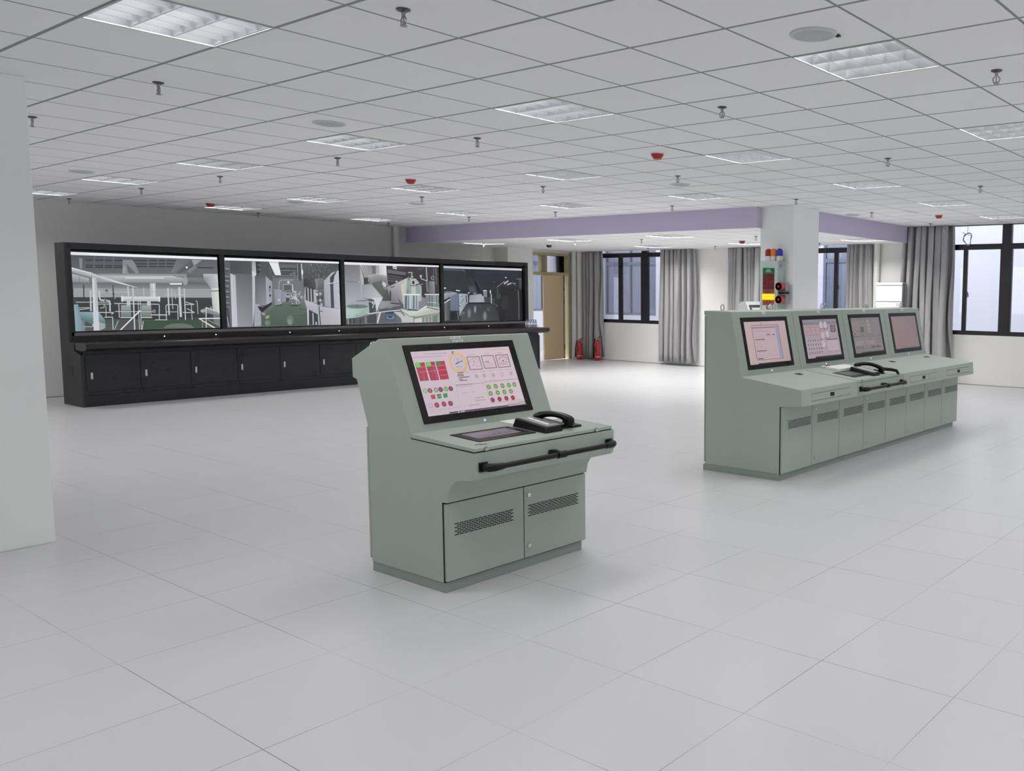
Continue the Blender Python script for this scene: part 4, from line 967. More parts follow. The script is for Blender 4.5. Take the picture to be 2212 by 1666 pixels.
def grab_bar(parent, xs, y_face, y_bar, z, r=.0145):
    m = MB(); x0, x1 = xs
    m.cyl((x0+.06,y_bar,z), (x1-.03,y_bar,z), r, seg=16)
    bar = build('grab_bar', m, M_bar, parent, smooth=50)
    for x, kind in ((x0,'a'),((x0+x1)/2,'m'),(x1,'b')):
        m = MB()
        if kind == 'm':
            m.tube([(x,y_face,z+.004),(x+.012,(y_face+y_bar)/2,z+.012),(x+.03,y_bar,z)], [.02,.016,.019], 12)
            m.cyl((x-.0,y_bar,z), (x+.06,y_bar,z), .0195, seg=16)
        else:
            s = 1 if kind == 'a' else -1
            m.box(x-.024, x+.024, y_face-.012, y_face, z-.024, z+.024)
            m.tube([(x,y_face-.004,z),(x+s*.004,y_bar+.014,z),(x+s*.03,y_bar,z),(x+s*.085,y_bar,z)], [.021,.022,.021,.017], 14)
        build('bracket', m, M_bar, bar, smooth=45)
    return bar
def tablet(parent, x0, x1, y0, y1, zf, zr, yf, yr, pic, estr):
    def z(y): return zf + (y-yf)*(zr-zf)/(yr-yf)
    m = MB().hull8([(x0,y0,z(y0)-.004),(x1,y0,z(y0)-.004),(x1,y1,z(y1)-.004),(x0,y1,z(y1)-.004),(x0,y0,z(y0)+.004),(x1,y0,z(y0)+.004),(x1,y1,z(y1)+.004),(x0,y1,z(y1)+.004)])
    tb = build('touch_panel', m, M_bez, parent, bevel=.002)
    sx0, sx1, sy0, sy1 = x0+.045, x1-.05, y0+.06, y1-.035
    pic.make('screen', tb, (sx0,sy1,z(sy1)+.0045), (sx1-sx0,0,0), (0,-(sy1-sy0),z(sy0)-z(sy1)), step=2e-5, estr=estr)
def desk_phone(loc, z, lab, tail):
    """intercom telephone: ribbed base with a light plate, a cradle and a lying handset; z(y) is the desk height"""
    x, y = loc; t = thing('desk_telephone', lab, 'telephone', (x, y, z(y)), 'black intercom telephones on the console desks')
    def b8(x0, x1, y0, y1, h0, hf, hr, ins=0.0):
        return [(x0,y0,z(y0)+h0),(x1,y0,z(y0)+h0),(x1,y1,z(y1)+h0),(x0,y1,z(y1)+h0),
                (x0+ins,y0+ins,z(y0)+hf),(x1-ins*.3,y0+ins,z(y0)+hf),(x1-ins*.3,y1-ins,z(y1)+hr),(x0+ins,y1-ins,z(y1)+hr)]
    build('base', MB().hull8(b8(x, x+.135, y, y+.275, .001, .034, .05, .012)), M_blk, t, bevel=.006)
    build('faceplate', MB().hull8(b8(x+.03, x+.128, y+.018, y+.262, .03, .0365, .0525)), mat('silver_faceplate', (148,150,152), .45, metal=.3), t, bevel=.002)
    build('label_strip', MB().hull8(b8(x+.055, x+.078, y+.05, y+.215, .034, .0395, .0545)), M_paper, t)
    m = MB()
    for r in range(3):
        for c in range(5):
            m.hull8(b8(x+.09+.0125*r, x+.0995+.0125*r, y+.06+.03*c, y+.08+.03*c, .034, .0405+.004*c*.5, .0415+.004*c*.5))
    build('keys', m, M_grey_d, t)
    c = MB().hull8(b8(x+.135, x+.235, y+.045, y+.265, .001, .022, .03, .006)).hull8(b8(x+.235, x+.315, y+.03, y+.15, .001, .012, .014, .004)).hull8(b8(x+.25, x+.30, y+.075, y+.135, .01, .028, .03, .003))
    build('cradle', c, M_blk, t, bevel=.004)
    hs = []; hr = []
    if tail:
        A = Vector((x+.10, y+.24, z(y+.24)+.062)); B = Vector((x+.285, y+.06, z(y+.06)+.045))
    else:
        A = Vector((x+.152, y+.225, z(y+.225)+.05)); B = Vector((x+.215, y+.035, z(y+.035)+.05))
    for i in range(13):
        u = i/12; hs.append(A.lerp(B, u) + Vector((0,0,(.03 if tail else .024)*math.sin(PI*u)**.7))); hr.append(.022 + .008*abs(2*u-1)**3)
    h = MB().tube(hs, hr, 12, 1.15, .8)
    for P in (A, B):
        h.lathe([(.001,-.026),(.025,-.025),(.031,-.012),(.029,.014),(.018,.024),(.001,.025)], tuple(P+Vector((0,0,-.006))), seg=16)
    build('handset', h, M_blk, t, smooth=60)
    if tail:
        build('cord', MB().tube([B, B+Vector((.04,-.03,-.004)), B+Vector((.085,-.07,-.01)), B+Vector((.11,-.115,-.02)), B+Vector((.108,-.135,-.05))], [.017,.017,.0165,.016,.015], 10), M_blk, t, smooth=60)
    return t

# ======================= the near console ==========================================
AX0, AX1 = 2.828, 3.852
A_a, A_b = (4.095,.826), (4.31,1.327)
nearc = thing('control_console', 'near grey-green single console with a sloping pink screen and black grab bar', 'control console', (3.34,4.1,0), 'grey-green control consoles')
prof = [(4.488,.055),(4.488,.829),(4.585,1.09),(4.624,1.10),(4.626,1.207),(4.366,1.325),(4.318,1.328),(4.31,1.325),(4.095,.826),(4.095,.799),(3.572,.777),
        (3.571,.665),(3.578,.640),(3.596,.628),(3.64,.626),(3.69,.622),(3.73,.608),(3.765,.58),(3.788,.545),(3.797,.505),(3.798,.489),(3.836,.487),(3.836,.055)]
build('body', MB().prism(prof, AX0, AX1), M_con, nearc, bevel=.003)
build('plinth', MB().box(AX0+.004, AX1-.016, 3.832, 4.486, 0, .0545), M_plinth, nearc, bevel=.002)
build('rear_panel', MB().box(AX0-.001, AX1+.001, 4.488, 4.504, .075, .828), M_con, nearc, bevel=.002)
lid = [(3.570,.783),(4.093,.8035),(4.093,.8265),(3.570,.8005)]
build('desk_lid', MB().prism(lid, AX0-.001, AX1-.02), M_con, nearc, bevel=.002)
build('lid_joint', MB().prism([(3.573,.777),(4.092,.799),(4.092,.8035),(3.573,.783)], AX0, AX1-.021), M_seam, nearc)
m = MB()
for x in (2.90, 3.70): m.box(x-.012, x+.012, 3.561, 3.575, .784, .796).cyl((x,3.566,.796), (x,3.566,.806), .006, seg=8)
build('latch', m, M_steel, nearc)
build('door_joint', MB().box(AX0-.0006, AX1, 3.8325, 3.838, .056, .4885).box(AX0+.01, AX1-.004, 3.8225, 3.84, .06, .4885), M_seam, nearc)
door_panel(nearc, AX0+.004, 3.3595, 3.816, .062, .479, (2.884,3.286,.305,.364), [])
door_panel(nearc, 3.3655, AX1+.004, 3.816, .062, .479, (3.391,3.796,.305,.365), [(3.398,.428),(3.396,.131)])
lifting_eye(nearc, 2.905, 4.53, 1.252)
# its picture
p = Picture([(133,238),(1703,155),(2020,1060),(478,1260)])
bg = (216,193,203)
p.poly([(214,192,206),(222,198,206),(218,194,204),(208,188,202)], (133,238),(1703,155),(2020,1060),(478,1260))
R = (192,62,86)
for c, q in ((R,((215,418),(370,400),(455,690),(315,702))),((188,58,86),((382,402),(530,390),(622,683),(485,692))),((204,48,74),((545,390),(690,379),(780,665),(640,680)))): p.poly(c, *q)
for a, b in (((262,486),(388,470)),((300,562),(410,545)),((432,462),(560,450)),((455,545),(580,530)),((590,460),(716,448)),((612,528),(730,520)),((640,608),(752,600))): p.line((226,150,164), 6, a, b)
p.line((226,150,164), 4, (360,560), (385,690)); p.line((226,150,164), 4, (520,460), (590,690))
p.poly((96,188,76), (213,418),(298,404),(315,474),(240,487)); p.poly((98,196,80), (382,402),(465,396),(490,462),(405,472)); p.poly((44,128,58), (545,390),(625,385),(640,450),(575,462)); p.disc((120,214,96), 268, 445, .022, 1.83); p.disc((124,220,100), 438, 430, .022, 1.83); p.disc((70,150,80), 598, 420, .02, 1.83)
p.disc((233,178,104), 909, 405, .092, 1.83, 32); p.disc((244,200,130), 905, 400, .086, 1.83, 32); p.disc((230,172,98), 909, 405, .077, 1.83, 32); p.disc((208,190,208), 909, 405, .072, 1.83, 32)
p.line((60,36,48), 14, (872,430), (925,400)); p.line((60,36,48), 9, (915,408), (982,378)); p.line((150,130,150), 9, (896,335), (906,398)); p.line((150,130,140), 5, (880,470), (985,476)); p.line((150,120,140), 4, (890,480), (930,500))
p.line((96,50,60), 12, (806,228), (812,262)); p.line((96,50,60), 7, (796,262), (836,258)); p.line((96,50,60), 7, (812,238), (838,234))
for q in (((1045,322),(1240,312),(1305,508),(1110,520)),((1275,303),(1465,297),(1530,487),(1345,499)),((1500,291),(1690,283),(1750,470),(1562,484))):
    p.poly((222,190,206), *q); p.line((92,72,84), 9, q[0], q[1], q[2], q[3], q[0])
p.line((150,126,142), 5, *[(1165+75*math.cos(t)*1.0, 415+75*math.sin(t)) for t in [PI+.25*i for i in range(0, 13)]]); p.line((120,96,112), 7, (1158,365), (1168,420)); p.line((150,126,142), 4, (1140,440), (1250,470))
p.line((110,60,76), 10, (1345,392), (1405,399)); [p.line((190,160,176), 5, (1360,430+i*22), (1470,424+i*22)) for i in range(3)]
p.line((130,108,124), 8, *[(1625+68*math.cos(t), 375+62*math.sin(t)) for t in [PI+.25*i for i in range(0, 13)]]); p.oval((120,96,112), 1628, 375, 12); [p.line((160,134,150), 6, (1570,400+i*22), (1700,392+i*22)) for i in range(3)]
for a, b, w, c in (((340,273),(720,256),9,(178,152,164)),((172,330),(700,301),5,(150,128,140)),((180,275),(240,270),6,(190,166,178)),((905,570),(1002,561),11,(92,76,90)),((910,596),(1000,588),11,(84,70,84)),((905,620),(1012,610),11,(88,72,86)),((930,645),(1104,630),11,(80,66,80)),((930,674),(1000,666),10,(92,76,90)),((948,692),(1070,684),11,(100,82,96)),((1060,285),(1170,278),6,(180,150,160)),((1330,270),(1400,265),6,(180,150,160)),((1530,258),(1610,252),6,(180,150,160)),((1400,210),(1690,192),8,(190,168,180)),((1020,560),(1100,552),5,(160,136,150)),((1140,562),(1230,556),6,(184,160,172)),((1265,550),(1360,544),6,(184,160,172)),((1400,540),(1500,532),6,(184,160,172)),((1545,528),(1640,522),6,(184,150,162)),((1670,518),(1770,512),6,(184,150,162)),((885,766),(1150,745),10,(140,116,128)),((1150,745),(1335,728),6,(150,126,138)),((1335,711),(1880,660),6,(140,112,128)),((905,790),(1130,775),6,(170,146,158)),((985,890),(1090,880),8,(182,158,170)),((1140,870),(1210,864),6,(182,158,170)),((1205,965),(1350,948),8,(150,126,140)),((1210,1008),(1380,990),8,(158,134,146)),((1120,1085),(1280,1062),9,(170,140,150)),((900,770),(975,1145),4,(188,164,176)),((1345,712),(1460,1045),4,(176,150,162)),((1460,1045),(1960,990),5,(160,132,146)),((495,1165),(950,1118),5,(166,142,154)),((520,1190),(680,1175),5,(176,152,164)),((1730,1058),(1890,1035),7,(150,124,138)),((1900,1030),(2000,1016),9,(130,106,118))): p.line(c, w, a, b)
for x, y, hole in ((1215,622,0),(1335,612,0),(1480,606,0),(1618,596,1),(1760,580,0)):
    p.disc((190,170,184), x, y, .019, 1.83)
    if hole: p.disc(bg, x, y, .012, 1.83)
for q, c in zip(((402,857),(478,852),(573,842),(648,835),(734,825),(809,820)), ((146,190,142),(168,84,100),(128,172,124),(150,46,124),(116,184,98),(152,56,80))): p.disc(c, q[0], q[1], .0215, 1.83); p.disc(tuple(min(255, v+26) for v in c), q[0], q[1], .010, 1.83)
for q, c in ((((488,920),(560,913),(575,980),(510,988)),(190,72,106)),(((588,910),(655,903),(668,970),(610,978)),(52,142,82)),(((686,900),(755,892),(768,955),(708,968)),(56,164,82))): p.poly(c, *q)
p.line((150,210,160), 8, (610,955), (640,930), (655,945))
for q, c in zip(((500,1090),(598,1080),(711,1064),(816,1054)), ((194,170,182),(168,64,86),(176,62,88),(160,56,82))): p.disc(c, q[0], q[1], .0225, 1.83); p.disc(tuple(min(255, v+24) for v in c), q[0], q[1], .010, 1.83)
for x, y in ((1415,793),(1525,782),(1632,773),(1733,763),(1820,753),(1450,895),(1562,882),(1668,872),(1770,860)): p.disc((98,166,66), x, y, .0215, 1.83); p.disc((150,200,128), x, y, .011, 1.83)
for x, y in ((1487,997),(1595,983),(1703,970),(1806,960)): p.disc((162,42,66), x, y, .0215, 1.83); p.disc((192,82,104), x, y, .009, 1.83)
p.poly((92,76,86), (805,1192),(1300,1128),(2015,1040),(2022,1062),(805,1217)); p.poly((200,190,200), (1740,1082),(2015,1046),(2020,1056),(1745,1093)); [p.oval((226,216,222), x, y, 14, 9) for x, y in ((955,1190),(1035,1178),(1000,1184))]
monitor(nearc, A_a, A_b, (2.925,3.706), (.041,.503), (2.962,3.658), (.081,.461), p, .86)
power_light(nearc, A_a, A_b, 3.328, .019, mat('blue_indicator', (160,200,255), .4, emit=(150,190,255), estr=1.2))
name_plate(nearc, A_a, A_b, 3.252, 3.325, .527, .5435); name_plate(nearc, A_a, A_b, 3.262, 3.338, .508, .521)
pt = Picture().uvpoly((142,128,142), [(0,0),(1,0),(1,1),(0,1)]).uvpoly((160,142,158), [(.05,.1),(.5,.1),(.5,.55),(.05,.55)]).uvpoly((150,134,150), [(.5,.05),(.97,.05),(.97,.4),(.5,.4)])
for i in range(4):
    for r, c in ((.042,(72,60,74)),(.02,(120,104,120))): pt.uvpoly(c, [(.46+.13*i+r*math.cos(t*.35), .70+r*1.9*math.sin(t*.35)) for t in range(18)])
for k in range(3): pt.uvpoly((120,106,120), [(.1,.66+.1*k),(.34,.66+.1*k),(.34,.68+.1*k),(.1,.68+.1*k)])
tablet(nearc, 2.953, 3.346, 3.688, 3.929, .8005, .8265, 3.57, 4.093, pt, .55)
m = MB().tube([(2.885,3.635,.8045),(2.905,3.648,.8052),(2.925,3.640,.8048)], .0018, 6).tube([(2.912,3.628,.8042),(2.94,3.634,.8045),(2.952,3.626,.8042)], .0015, 6)
build('marking', m, M_blk, nearc)
grab_bar(nearc, (2.878, 3.80), 3.571, 3.512, .702)
zA = lambda y: .8005 + (y-3.57)*(.8265-.8005)/(.523)
desk_phone((3.368, 3.637), zA, 'black intercom telephone with handset on the near console desk', False)
m = MB().hull8([(3.42,3.93,zA(3.93)+.001),(3.76,3.93,zA(3.93)+.001),(3.76,4.085,zA(4.085)+.001),(3.42,4.085,zA(4.085)+.001),(3.42,3.93,zA(3.93)+.003),(3.76,3.93,zA(3.93)+.003),(3.76,4.085,zA(4.085)+.003),(3.42,4.085,zA(4.085)+.003)])
single('paper_sheet', m, M_paper, 'white paper sheet lying behind the telephone on the near console', 'paper', (3.59,4.0,zA(4.0)))

# ======================= the long console ==========================================
BX0, BX1 = 6.29, 10.348
U = (BX1-BX0)/4
B_a, B_b = (4.325,.867), (4.445,1.430)
longc = thing('control_console', 'long grey-green four-bay console with four tilted screens and eight vented doors', 'control console', ((BX0+BX1)/2,4.3,0), 'grey-green control consoles')
prof = [(4.718,.055),(4.718,1.396),(4.738,1.398),(4.738,1.438),(4.452,1.434),(4.445,1.430),(4.325,.867),(3.722,.794),(3.710,.652),(3.905,.637),(3.928,.635),(3.928,.055)]
build('body', MB().prism(prof, BX0, BX1), M_con, longc, bevel=.003)
build('rear_panel', MB().box(BX0+.004, BX1-.004, 4.719, 4.736, .075, 1.392), M_con, longc, bevel=.002)
build('rear_joint', MB().box(BX0-.0008, BX0+.003, 4.716, 4.7185, .075, 1.394), M_seam, longc)
build('plinth', MB().box(BX0-.004, BX1-.07, 3.925, 4.738, 0, .0545), M_plinth, longc, bevel=.002)
for k in range(1, 4):
    x = BX0 + U*k; m = MB()
    slab_on_slope(m, B_a, B_b, x-.0014, x+.0014, .003, .574, -.001, .0006)
    build('bay_joint', m, mat('faint_joint', (92,104,98), .8), longc)
pics = []
z1 = lambda x, y: (x, y)
p = Picture([(665,358),(1230,342),(1312,892),(755,960)]); p.poly([(220,188,190),(216,182,184),(206,174,174),(218,190,188)], (665,358),(1230,342),(1312,892),(755,960))
p.poly((214,184,194), (772,408),(1135,396),(1208,855),(852,890)); p.poly((168,170,204), (1098,412),(1138,405),(1208,850),(1165,862)); p.line((128,100,118), 6, (772,408), (1135,396), (1208,855), (852,890), (772,408)); p.line((164,126,140), 15, (775,442), (1100,428))
for a, b, w, c in (((820,485),(1030,500),5,(170,150,186)),((820,478),(1030,470),4,(190,160,178)),((826,606),(960,599),12,(126,100,112)),((850,765),(982,756),12,(122,98,108)),((864,872),(938,865),13,(104,82,92)),((985,534),(1032,530),14,(130,108,120)),((1060,534),(1096,530),14,(136,112,124)),((850,640),(860,720),5,(196,168,178)),((890,650),(905,720),5,(196,168,178)),((850,700),(905,696),4,(196,168,178)),((870,940),(1310,894),15,(84,66,76)),((760,930),(870,915),5,(196,176,186)),((900,372),(912,385),10,(120,96,106)),((820,560),(1000,550),4,(196,170,180)),((880,830),(1130,812),4,(196,170,180))): p.line(c, w, a, b)
p.poly((200,190,194), (765,938),(868,928),(872,938),(768,952)); pics.append((p, .70))
def uvl(q, c, w, *pts):
    for a, b in zip(pts, pts[1:]):
        d = Vector((b[0]-a[0], (b[1]-a[1])*.56)); L = d.length or 1; n = Vector((-d.y, d.x))*(w/2/L); n.y /= .56
        q.uvpoly(c, [(a[0]+n.x,a[1]+n.y),(b[0]+n.x,b[1]+n.y),(b[0]-n.x,b[1]-n.y),(a[0]-n.x,a[1]-n.y)])
def uvo(q, c, x, y, r): q.uvpoly(c, [(x+r*math.cos(t*.35), y+r*1.75*math.sin(t*.35)) for t in range(18)])
p = Picture().uvpoly((188,168,178), [(0,0),(1,0),(1,1),(0,1)]); p.uvpoly((196,176,188), [(0,.5),(1,.5),(1,1),(0,1)]); p.uvpoly((160,148,162), [(0,0),(1,0),(1,.05),(0,.05)]); p.uvpoly((146,140,156), [(0,.06),(1,.06),(1,.14),(0,.14)])
for k in range(3): p.uvpoly((206,164,172), [(.06+.135*k,.2),(.19+.135*k,.2),(.2+.135*k,.4),(.06+.135*k,.4)]); uvl(p, (140,104,114), .004, (.06+.135*k,.2),(.19+.135*k,.2),(.19+.135*k,.4),(.06+.135*k,.4),(.06+.135*k,.2)); uvl(p, (140,104,114), .006, (.09+.135*k,.26),(.12+.135*k,.34))
for x, y in ((.52,.15),(.64,.15),(.52,.42),(.66,.40),(.50,.66)):
    uvo(p, (220,204,212), x, y, .05); uvl(p, (90,80,92), .012, (x-.05,y-.12),(x-.035,y-.12)); uvl(p, (90,80,92), .012, (x-.055,y+.1),(x-.03,y+.1)); uvl(p, (90,80,92), .012, (x+.03,y+.1),(x+.055,y+.1)); uvl(p, (150,130,142), .004, (x-.02,y-.04),(x+.02,y+.04))
p.uvpoly((118,104,114), [(.78,.16),(.94,.16),(.94,.36),(.78,.36)]); uvo(p, (158,142,152), .86, .26, .045); uvl(p, (60,52,62), .01, (.84,.22),(.88,.3))
for r in range(4):
    for c in range(6): uvl(p, (72,62,74), .014, (.06+.07*c,.54+.105*r),(.075+.07*c,.57+.105*r)); uvl(p, (110,96,108), .006, (.05+.07*c,.53+.105*r),(.09+.07*c,.53+.105*r))
p.uvpoly((150,126,140), [(.6,.53),(.95,.53),(.95,.565),(.6,.565)]); p.uvpoly((206,188,198), [(.6,.565),(.95,.565),(.95,.86),(.6,.86)]); uvl(p, (120,98,112), .005, (.6,.53),(.95,.53),(.95,.86),(.6,.86),(.6,.53)); uvl(p, (160,140,152), .005, (.7,.64),(.72,.76),(.84,.76))
uvl(p, (150,132,144), .004, (0,.9),(1,.9)); p.uvpoly((70,58,68), [(.2,.965),(1,.965),(1,1),(.2,1)]); pics.append((p, .68))
p = Picture().uvpoly((152,140,142), [(0,0),(1,0),(1,1),(0,1)]); p.uvpoly((140,136,140), [(0,0),(1,0),(1,.08),(0,.08)]); p.uvpoly((146,146,140), [(.28,.1),(.45,.1),(.45,.5),(.28,.5)]); p.uvpoly((110,100,102), [(.28,.26),(.4,.26),(.4,.42),(.28,.42)]); p.uvpoly((158,144,144), [(.0,.1),(.25,.1),(.25,.5),(0,.5)])
for y in (.14,.25,.36): uvo(p, (176,162,164), .58, y, .05); uvl(p, (110,98,102), .008, (.55,y),(.61,y+.03))
uvl(p, (116,104,106), .004, (.47,.08),(.47,.5),(.7,.5),(.7,.08),(.47,.08)); uvl(p, (100,90,94), .005, (.0,.38),(.26,.38),(.26,.52),(.0,.52)); uvl(p, (104,92,96), .004, (.0,.54),(1,.54)); uvl(p, (86,78,82), .02, (.06,.46),(.1,.44)); uvl(p, (86,78,82), .02, (.32,.5),(.35,.5)); uvl(p, (100,90,92), .01, (.55,.6),(.57,.66))
p.uvpoly((168,154,150), [(.05,.66),(.35,.66),(.35,.78),(.05,.78)]); p.uvpoly((164,152,150), [(.4,.66),(.7,.66),(.7,.78),(.4,.78)]); uvl(p, (110,100,104), .008, (.8,.64),(.96,.63)); uvl(p, (110,100,104), .008, (.8,.73),(.94,.72)); uvl(p, (120,108,110), .006, (.03,.9),(.97,.88))
for x in (.05,.15,.25,.56,.62,.78,.86): uvl(p, (74,66,72), .02, (x,.84),(x+.03,.87)); uvo(p, (96,86,92), x+.015, .84, .016)
uvl(p, (74,66,72), .01, (.6,.86),(.85,.84)); p.uvpoly((90,80,86), [(.2,.97),(1,.97),(1,1),(.2,1)]); pics.append((p, .66))
p = Picture(); p.shapes.append(([(0,0),(1,0),(1,1),(0,1)], [(160,132,136),(136,122,126),(146,120,122),(158,128,126)])); uvl(p, (146,122,126), .006, (.08,.04),(.4,.04)); uvl(p, (140,118,122), .004, (.3,.9),(.7,.9)); p.uvpoly((110,92,96), [(.2,.975),(1,.975),(1,1),(.2,1)]); pics.append((p, .74))
for k in range(4):
    xo = BX0 + U*k + .118
    monitor(longc, B_a, B_b, (xo,xo+.781), (.052,.524), (xo+.041,xo+.731), (.095,.483), pics[k][0], pics[k][1])
    power_light(longc, B_a, B_b, xo+.382, .028)
    name_plate(longc, B_a, B_b, xo+.365, xo+.43, .552, .5725)
for x in (BX0+.17, BX0+U-.035, BX0+U+.035, BX0+2*U-.035, BX0+2*U+.035, BX0+3*U-.035, BX0+3*U+.035, BX1-.06): lifting_eye(longc, x, 4.66, 1.4365, R=.026)
# doors
build('door_joint', MB().box(BX0-.0006, BX1, 3.9225, 3.929, .056, .636).box(BX0+.01, BX1-.01, 3.908, 3.923, .06, .633), M_seam, longc)
for k in range(8):
    x0 = BX0 + U/2*k + (.004 if k == 0 else .0025); x1 = BX0 + U/2*(k+1) - .0025
    vx = x0 + .085
    locks = [(x0+.06,.567),(x0+.06,.121)] if k % 2 else []
    door_panel(longc, x0, x1, 3.903, .06, .633, (vx, vx+.404, .441, .507), locks)
# desk front: three drawers and the middle lid with its bar
def front(m, x0, x1, z0, z1, t0, t1):     # a slab on the slightly leaning front face
    y = lambda z: 3.722 - (.794-z)*(.012/.142)
    return m.hull8([(x0,y(z0)-t1,z0),(x1,y(z0)-t1,z0),(x1,y(z0)-t0,z0),(x0,y(z0)-t0,z0),(x0,y(z1)-t1,z1),(x1,y(z1)-t1,z1),(x1,y(z1)-t0,z1),(x0,y(z1)-t0,z1)])
for k in (0, 2, 3):
    x0 = BX0 + U*k + .165; x1 = x0 + .70
    m = MB(); front(m, x0, x1, .688, .748, -.004, .0015)
    d = build('drawer', m, M_con, longc, bevel=.001)
    m = MB(); front(m, x0, x1, .7475, .7495, -.004, .0018); front(m, x0, x1, .686, .688, -.004, .0018); build('drawer_joint', m, M_seam, d)
    m = MB(); front(m, x0+.325, x0+.398, .702, .734, -.004, .0028); h = build('pull', m, M_slot, d)
    m = MB(); front(m, x0+.345, x0+.38, .71, .726, -.004, .0034); build('latch', m, M_bez, h)
mx0, mx1 = BX0+U+.004, BX0+2*U-.004
m = MB(); front(m, mx0, mx0+.003, .66, .79, 0, .0012); front(m, mx1-.003, mx1, .66, .79, 0, .0012); front(m, mx0+.03, mx1-.05, .7735, .7765, 0, .0014)
build('lid_joint', m, M_seam, longc)
zB = lambda y: .794 + (y-3.722)*(.867-.794)/(.603)
zB2 = lambda y: zB(y) + .0045
def desk(m, x0, x1, y0, y1, h0, h1):
    return m.hull8([(x0,y0,zB(y0)+h0),(x1,y0,zB(y0)+h0),(x1,y1,zB(y1)+h0),(x0,y1,zB(y1)+h0),(x0,y0,zB(y0)+h1),(x1,y0,zB(y0)+h1),(x1,y1,zB(y1)+h1),(x0,y1,zB(y1)+h1)])
m = MB(); desk(m, mx0+.006, mx1-.006, 3.724, 4.29, 0, .004); build('desk_lid', m, M_con, longc, bevel=.001)
m = MB()
for x in (mx0+.09, mx1-.09): m.box(x-.012, x+.012, 3.713, 3.727, .776, .79).cyl((x,3.717,.79), (x,3.717,.804), .006, seg=8)
build('latch', m, M_steel, longc)
grab_bar(longc, (7.362, 8.26), 3.716, 3.655, .715)
m = MB()
for x in (BX0+.72, BX0+2*U+.72, BX0+3*U+.68): desk(m, x-.02, x+.055, 4.155, 4.215, 0, .0022)
build('cable_port', m, M_slot, longc)
pt = Picture().uvpoly((120,122,122), [(0,0),(1,0),(1,1),(0,1)]).uvpoly((140,144,140), [(0,0),(.42,0),(.05,1),(0,1)]).uvpoly((58,60,60), [(.42,0),(.45,0),(.08,1),(.05,1)])  # diagonal split is a reflection drawn into the panel's picture
tablet(longc, 7.45, 7.842, 3.825, 4.062, .798, .871, 3.722, 4.325, pt, .45)
desk_phone((7.745, 3.765), zB2, 'black intercom telephone whose cord hangs over the long console front edge', True)
m = MB(); desk(m, 7.60, 7.99, 4.075, 4.225, .005, .03)
single('paper_stack', m, M_paper, 'low stack of white papers behind the telephone on the long console', 'papers', (7.8,4.15,zB(4.15)+.005), bevel=.002)
m = MB().cyl((7.655,4.252,zB2(4.252)+.016), (7.70,4.232,zB2(4.232)+.016), .0145, seg=14)
t = thing('rubber_stamp', 'small dark red and white stamp lying on the long console desk below the second screen', 'stamp', (7.66,4.25,zB2(4.25)))
build('grip', m, mat('wine_red_plastic', (112,40,44), .4), t)
m = MB().cyl((7.60,4.275,zB2(4.275)+.011), (7.655,4.252,zB2(4.252)+.016), .009, seg=12); build('handle', m, M_paper, t)

# ======================= pale console seen over the long one ========================
M_con3 = mat('pale_grey_steel', (196,202,199), .45, spec=.4)
cx0, cx1 = 12.02, 13.05; dy = 3.60
rear = thing('control_console', 'pale grey console with black-framed screen half hidden between the square pillar and curtain', 'control console', (12.53,8.2,0))
prof = [(4.74+dy,.055),(4.74+dy,1.40),(4.70+dy,1.462),(4.61+dy,1.466),(4.60+dy,1.462),(4.36+dy,.867),(3.76+dy,.80),(3.75+dy,.65),(3.93+dy,.635),(3.93+dy,.055)]
build('body', MB().prism(prof, cx0, cx1), M_con3, rear, bevel=.004)
build('plinth', MB().box(cx0+.005, cx1-.005, 3.94+dy, 4.735+dy, 0, .0545), M_plinth, rear)
C_a, C_b = (4.36+dy,.867), (4.60+dy,1.462)
p = Picture().uvpoly((226,232,230), [(0,0),(1,0),(1,1),(0,1)]); uvl(p, (170,176,176), .006, (.1,.2),(.9,.2)); uvl(p, (180,186,186), .01, (.1,.3),(.6,.3))
monitor(rear, C_a, C_b, (cx0+.06,cx1-.06), (.08,.585), (cx0+.11,cx1-.11), (.13,.535), p, .8)
for k in range(2):
    x0 = cx0 + .515*k + .004
    build('door', MB().box(x0, x0+.508, 3.91+dy, 3.93+dy, .06, .63), M_con3, rear, bevel=.002)

# ======================= alarm panel on the pillar ==================================
M_box = mat('pale_green_box', (186,204,200), .4, spec=.4)
ax = 10.82; xf = 10.625
al = thing('alarm_panel', 'pale green alarm box on the square pillar with beacons, coloured lenses and two horns', 'alarm panel', (ax,6.845,1.15))
build('box', MB().box(xf, ax, 6.70, 6.992, 1.15, 2.062), M_box, al, bevel=.004)
def lens(name, z0, z1, m_, lit=False, y0=6.76, y1=6.948):
    mm = MB()
    n = max(1, round((z1-z0)/.055)); h = (z1-z0)/n
    for k in range(n): mm.box(xf-.012, xf+.004, y0, y1, z0+h*k+.0015, z0+h*(k+1)-.0015)
    return build(name, mm, m_, al, bevel=.004)
def lensmat(n, c, e=0.0, ec=None): return mat(n, c, .25, spec=.5, emit=ec or c, estr=e)
lens('green_lens', 1.883, 1.962, lensmat('green_lens', (22,98,50)))
lens('red_lens', 1.656, 1.881, lensmat('red_lens', (110,22,32)))
lens('orange_lens', 1.597, 1.654, lensmat('dull_orange_lens', (150,74,58)))
l = lens('lit_lens', 1.510, 1.595, mat('lit_amber_lens', (250,190,10), .3, emit=(255,196,12), estr=.95), y0=6.752, y1=6.958)
lens('amber_lens', 1.435, 1.507, lensmat('amber_lens', (158,86,26)))
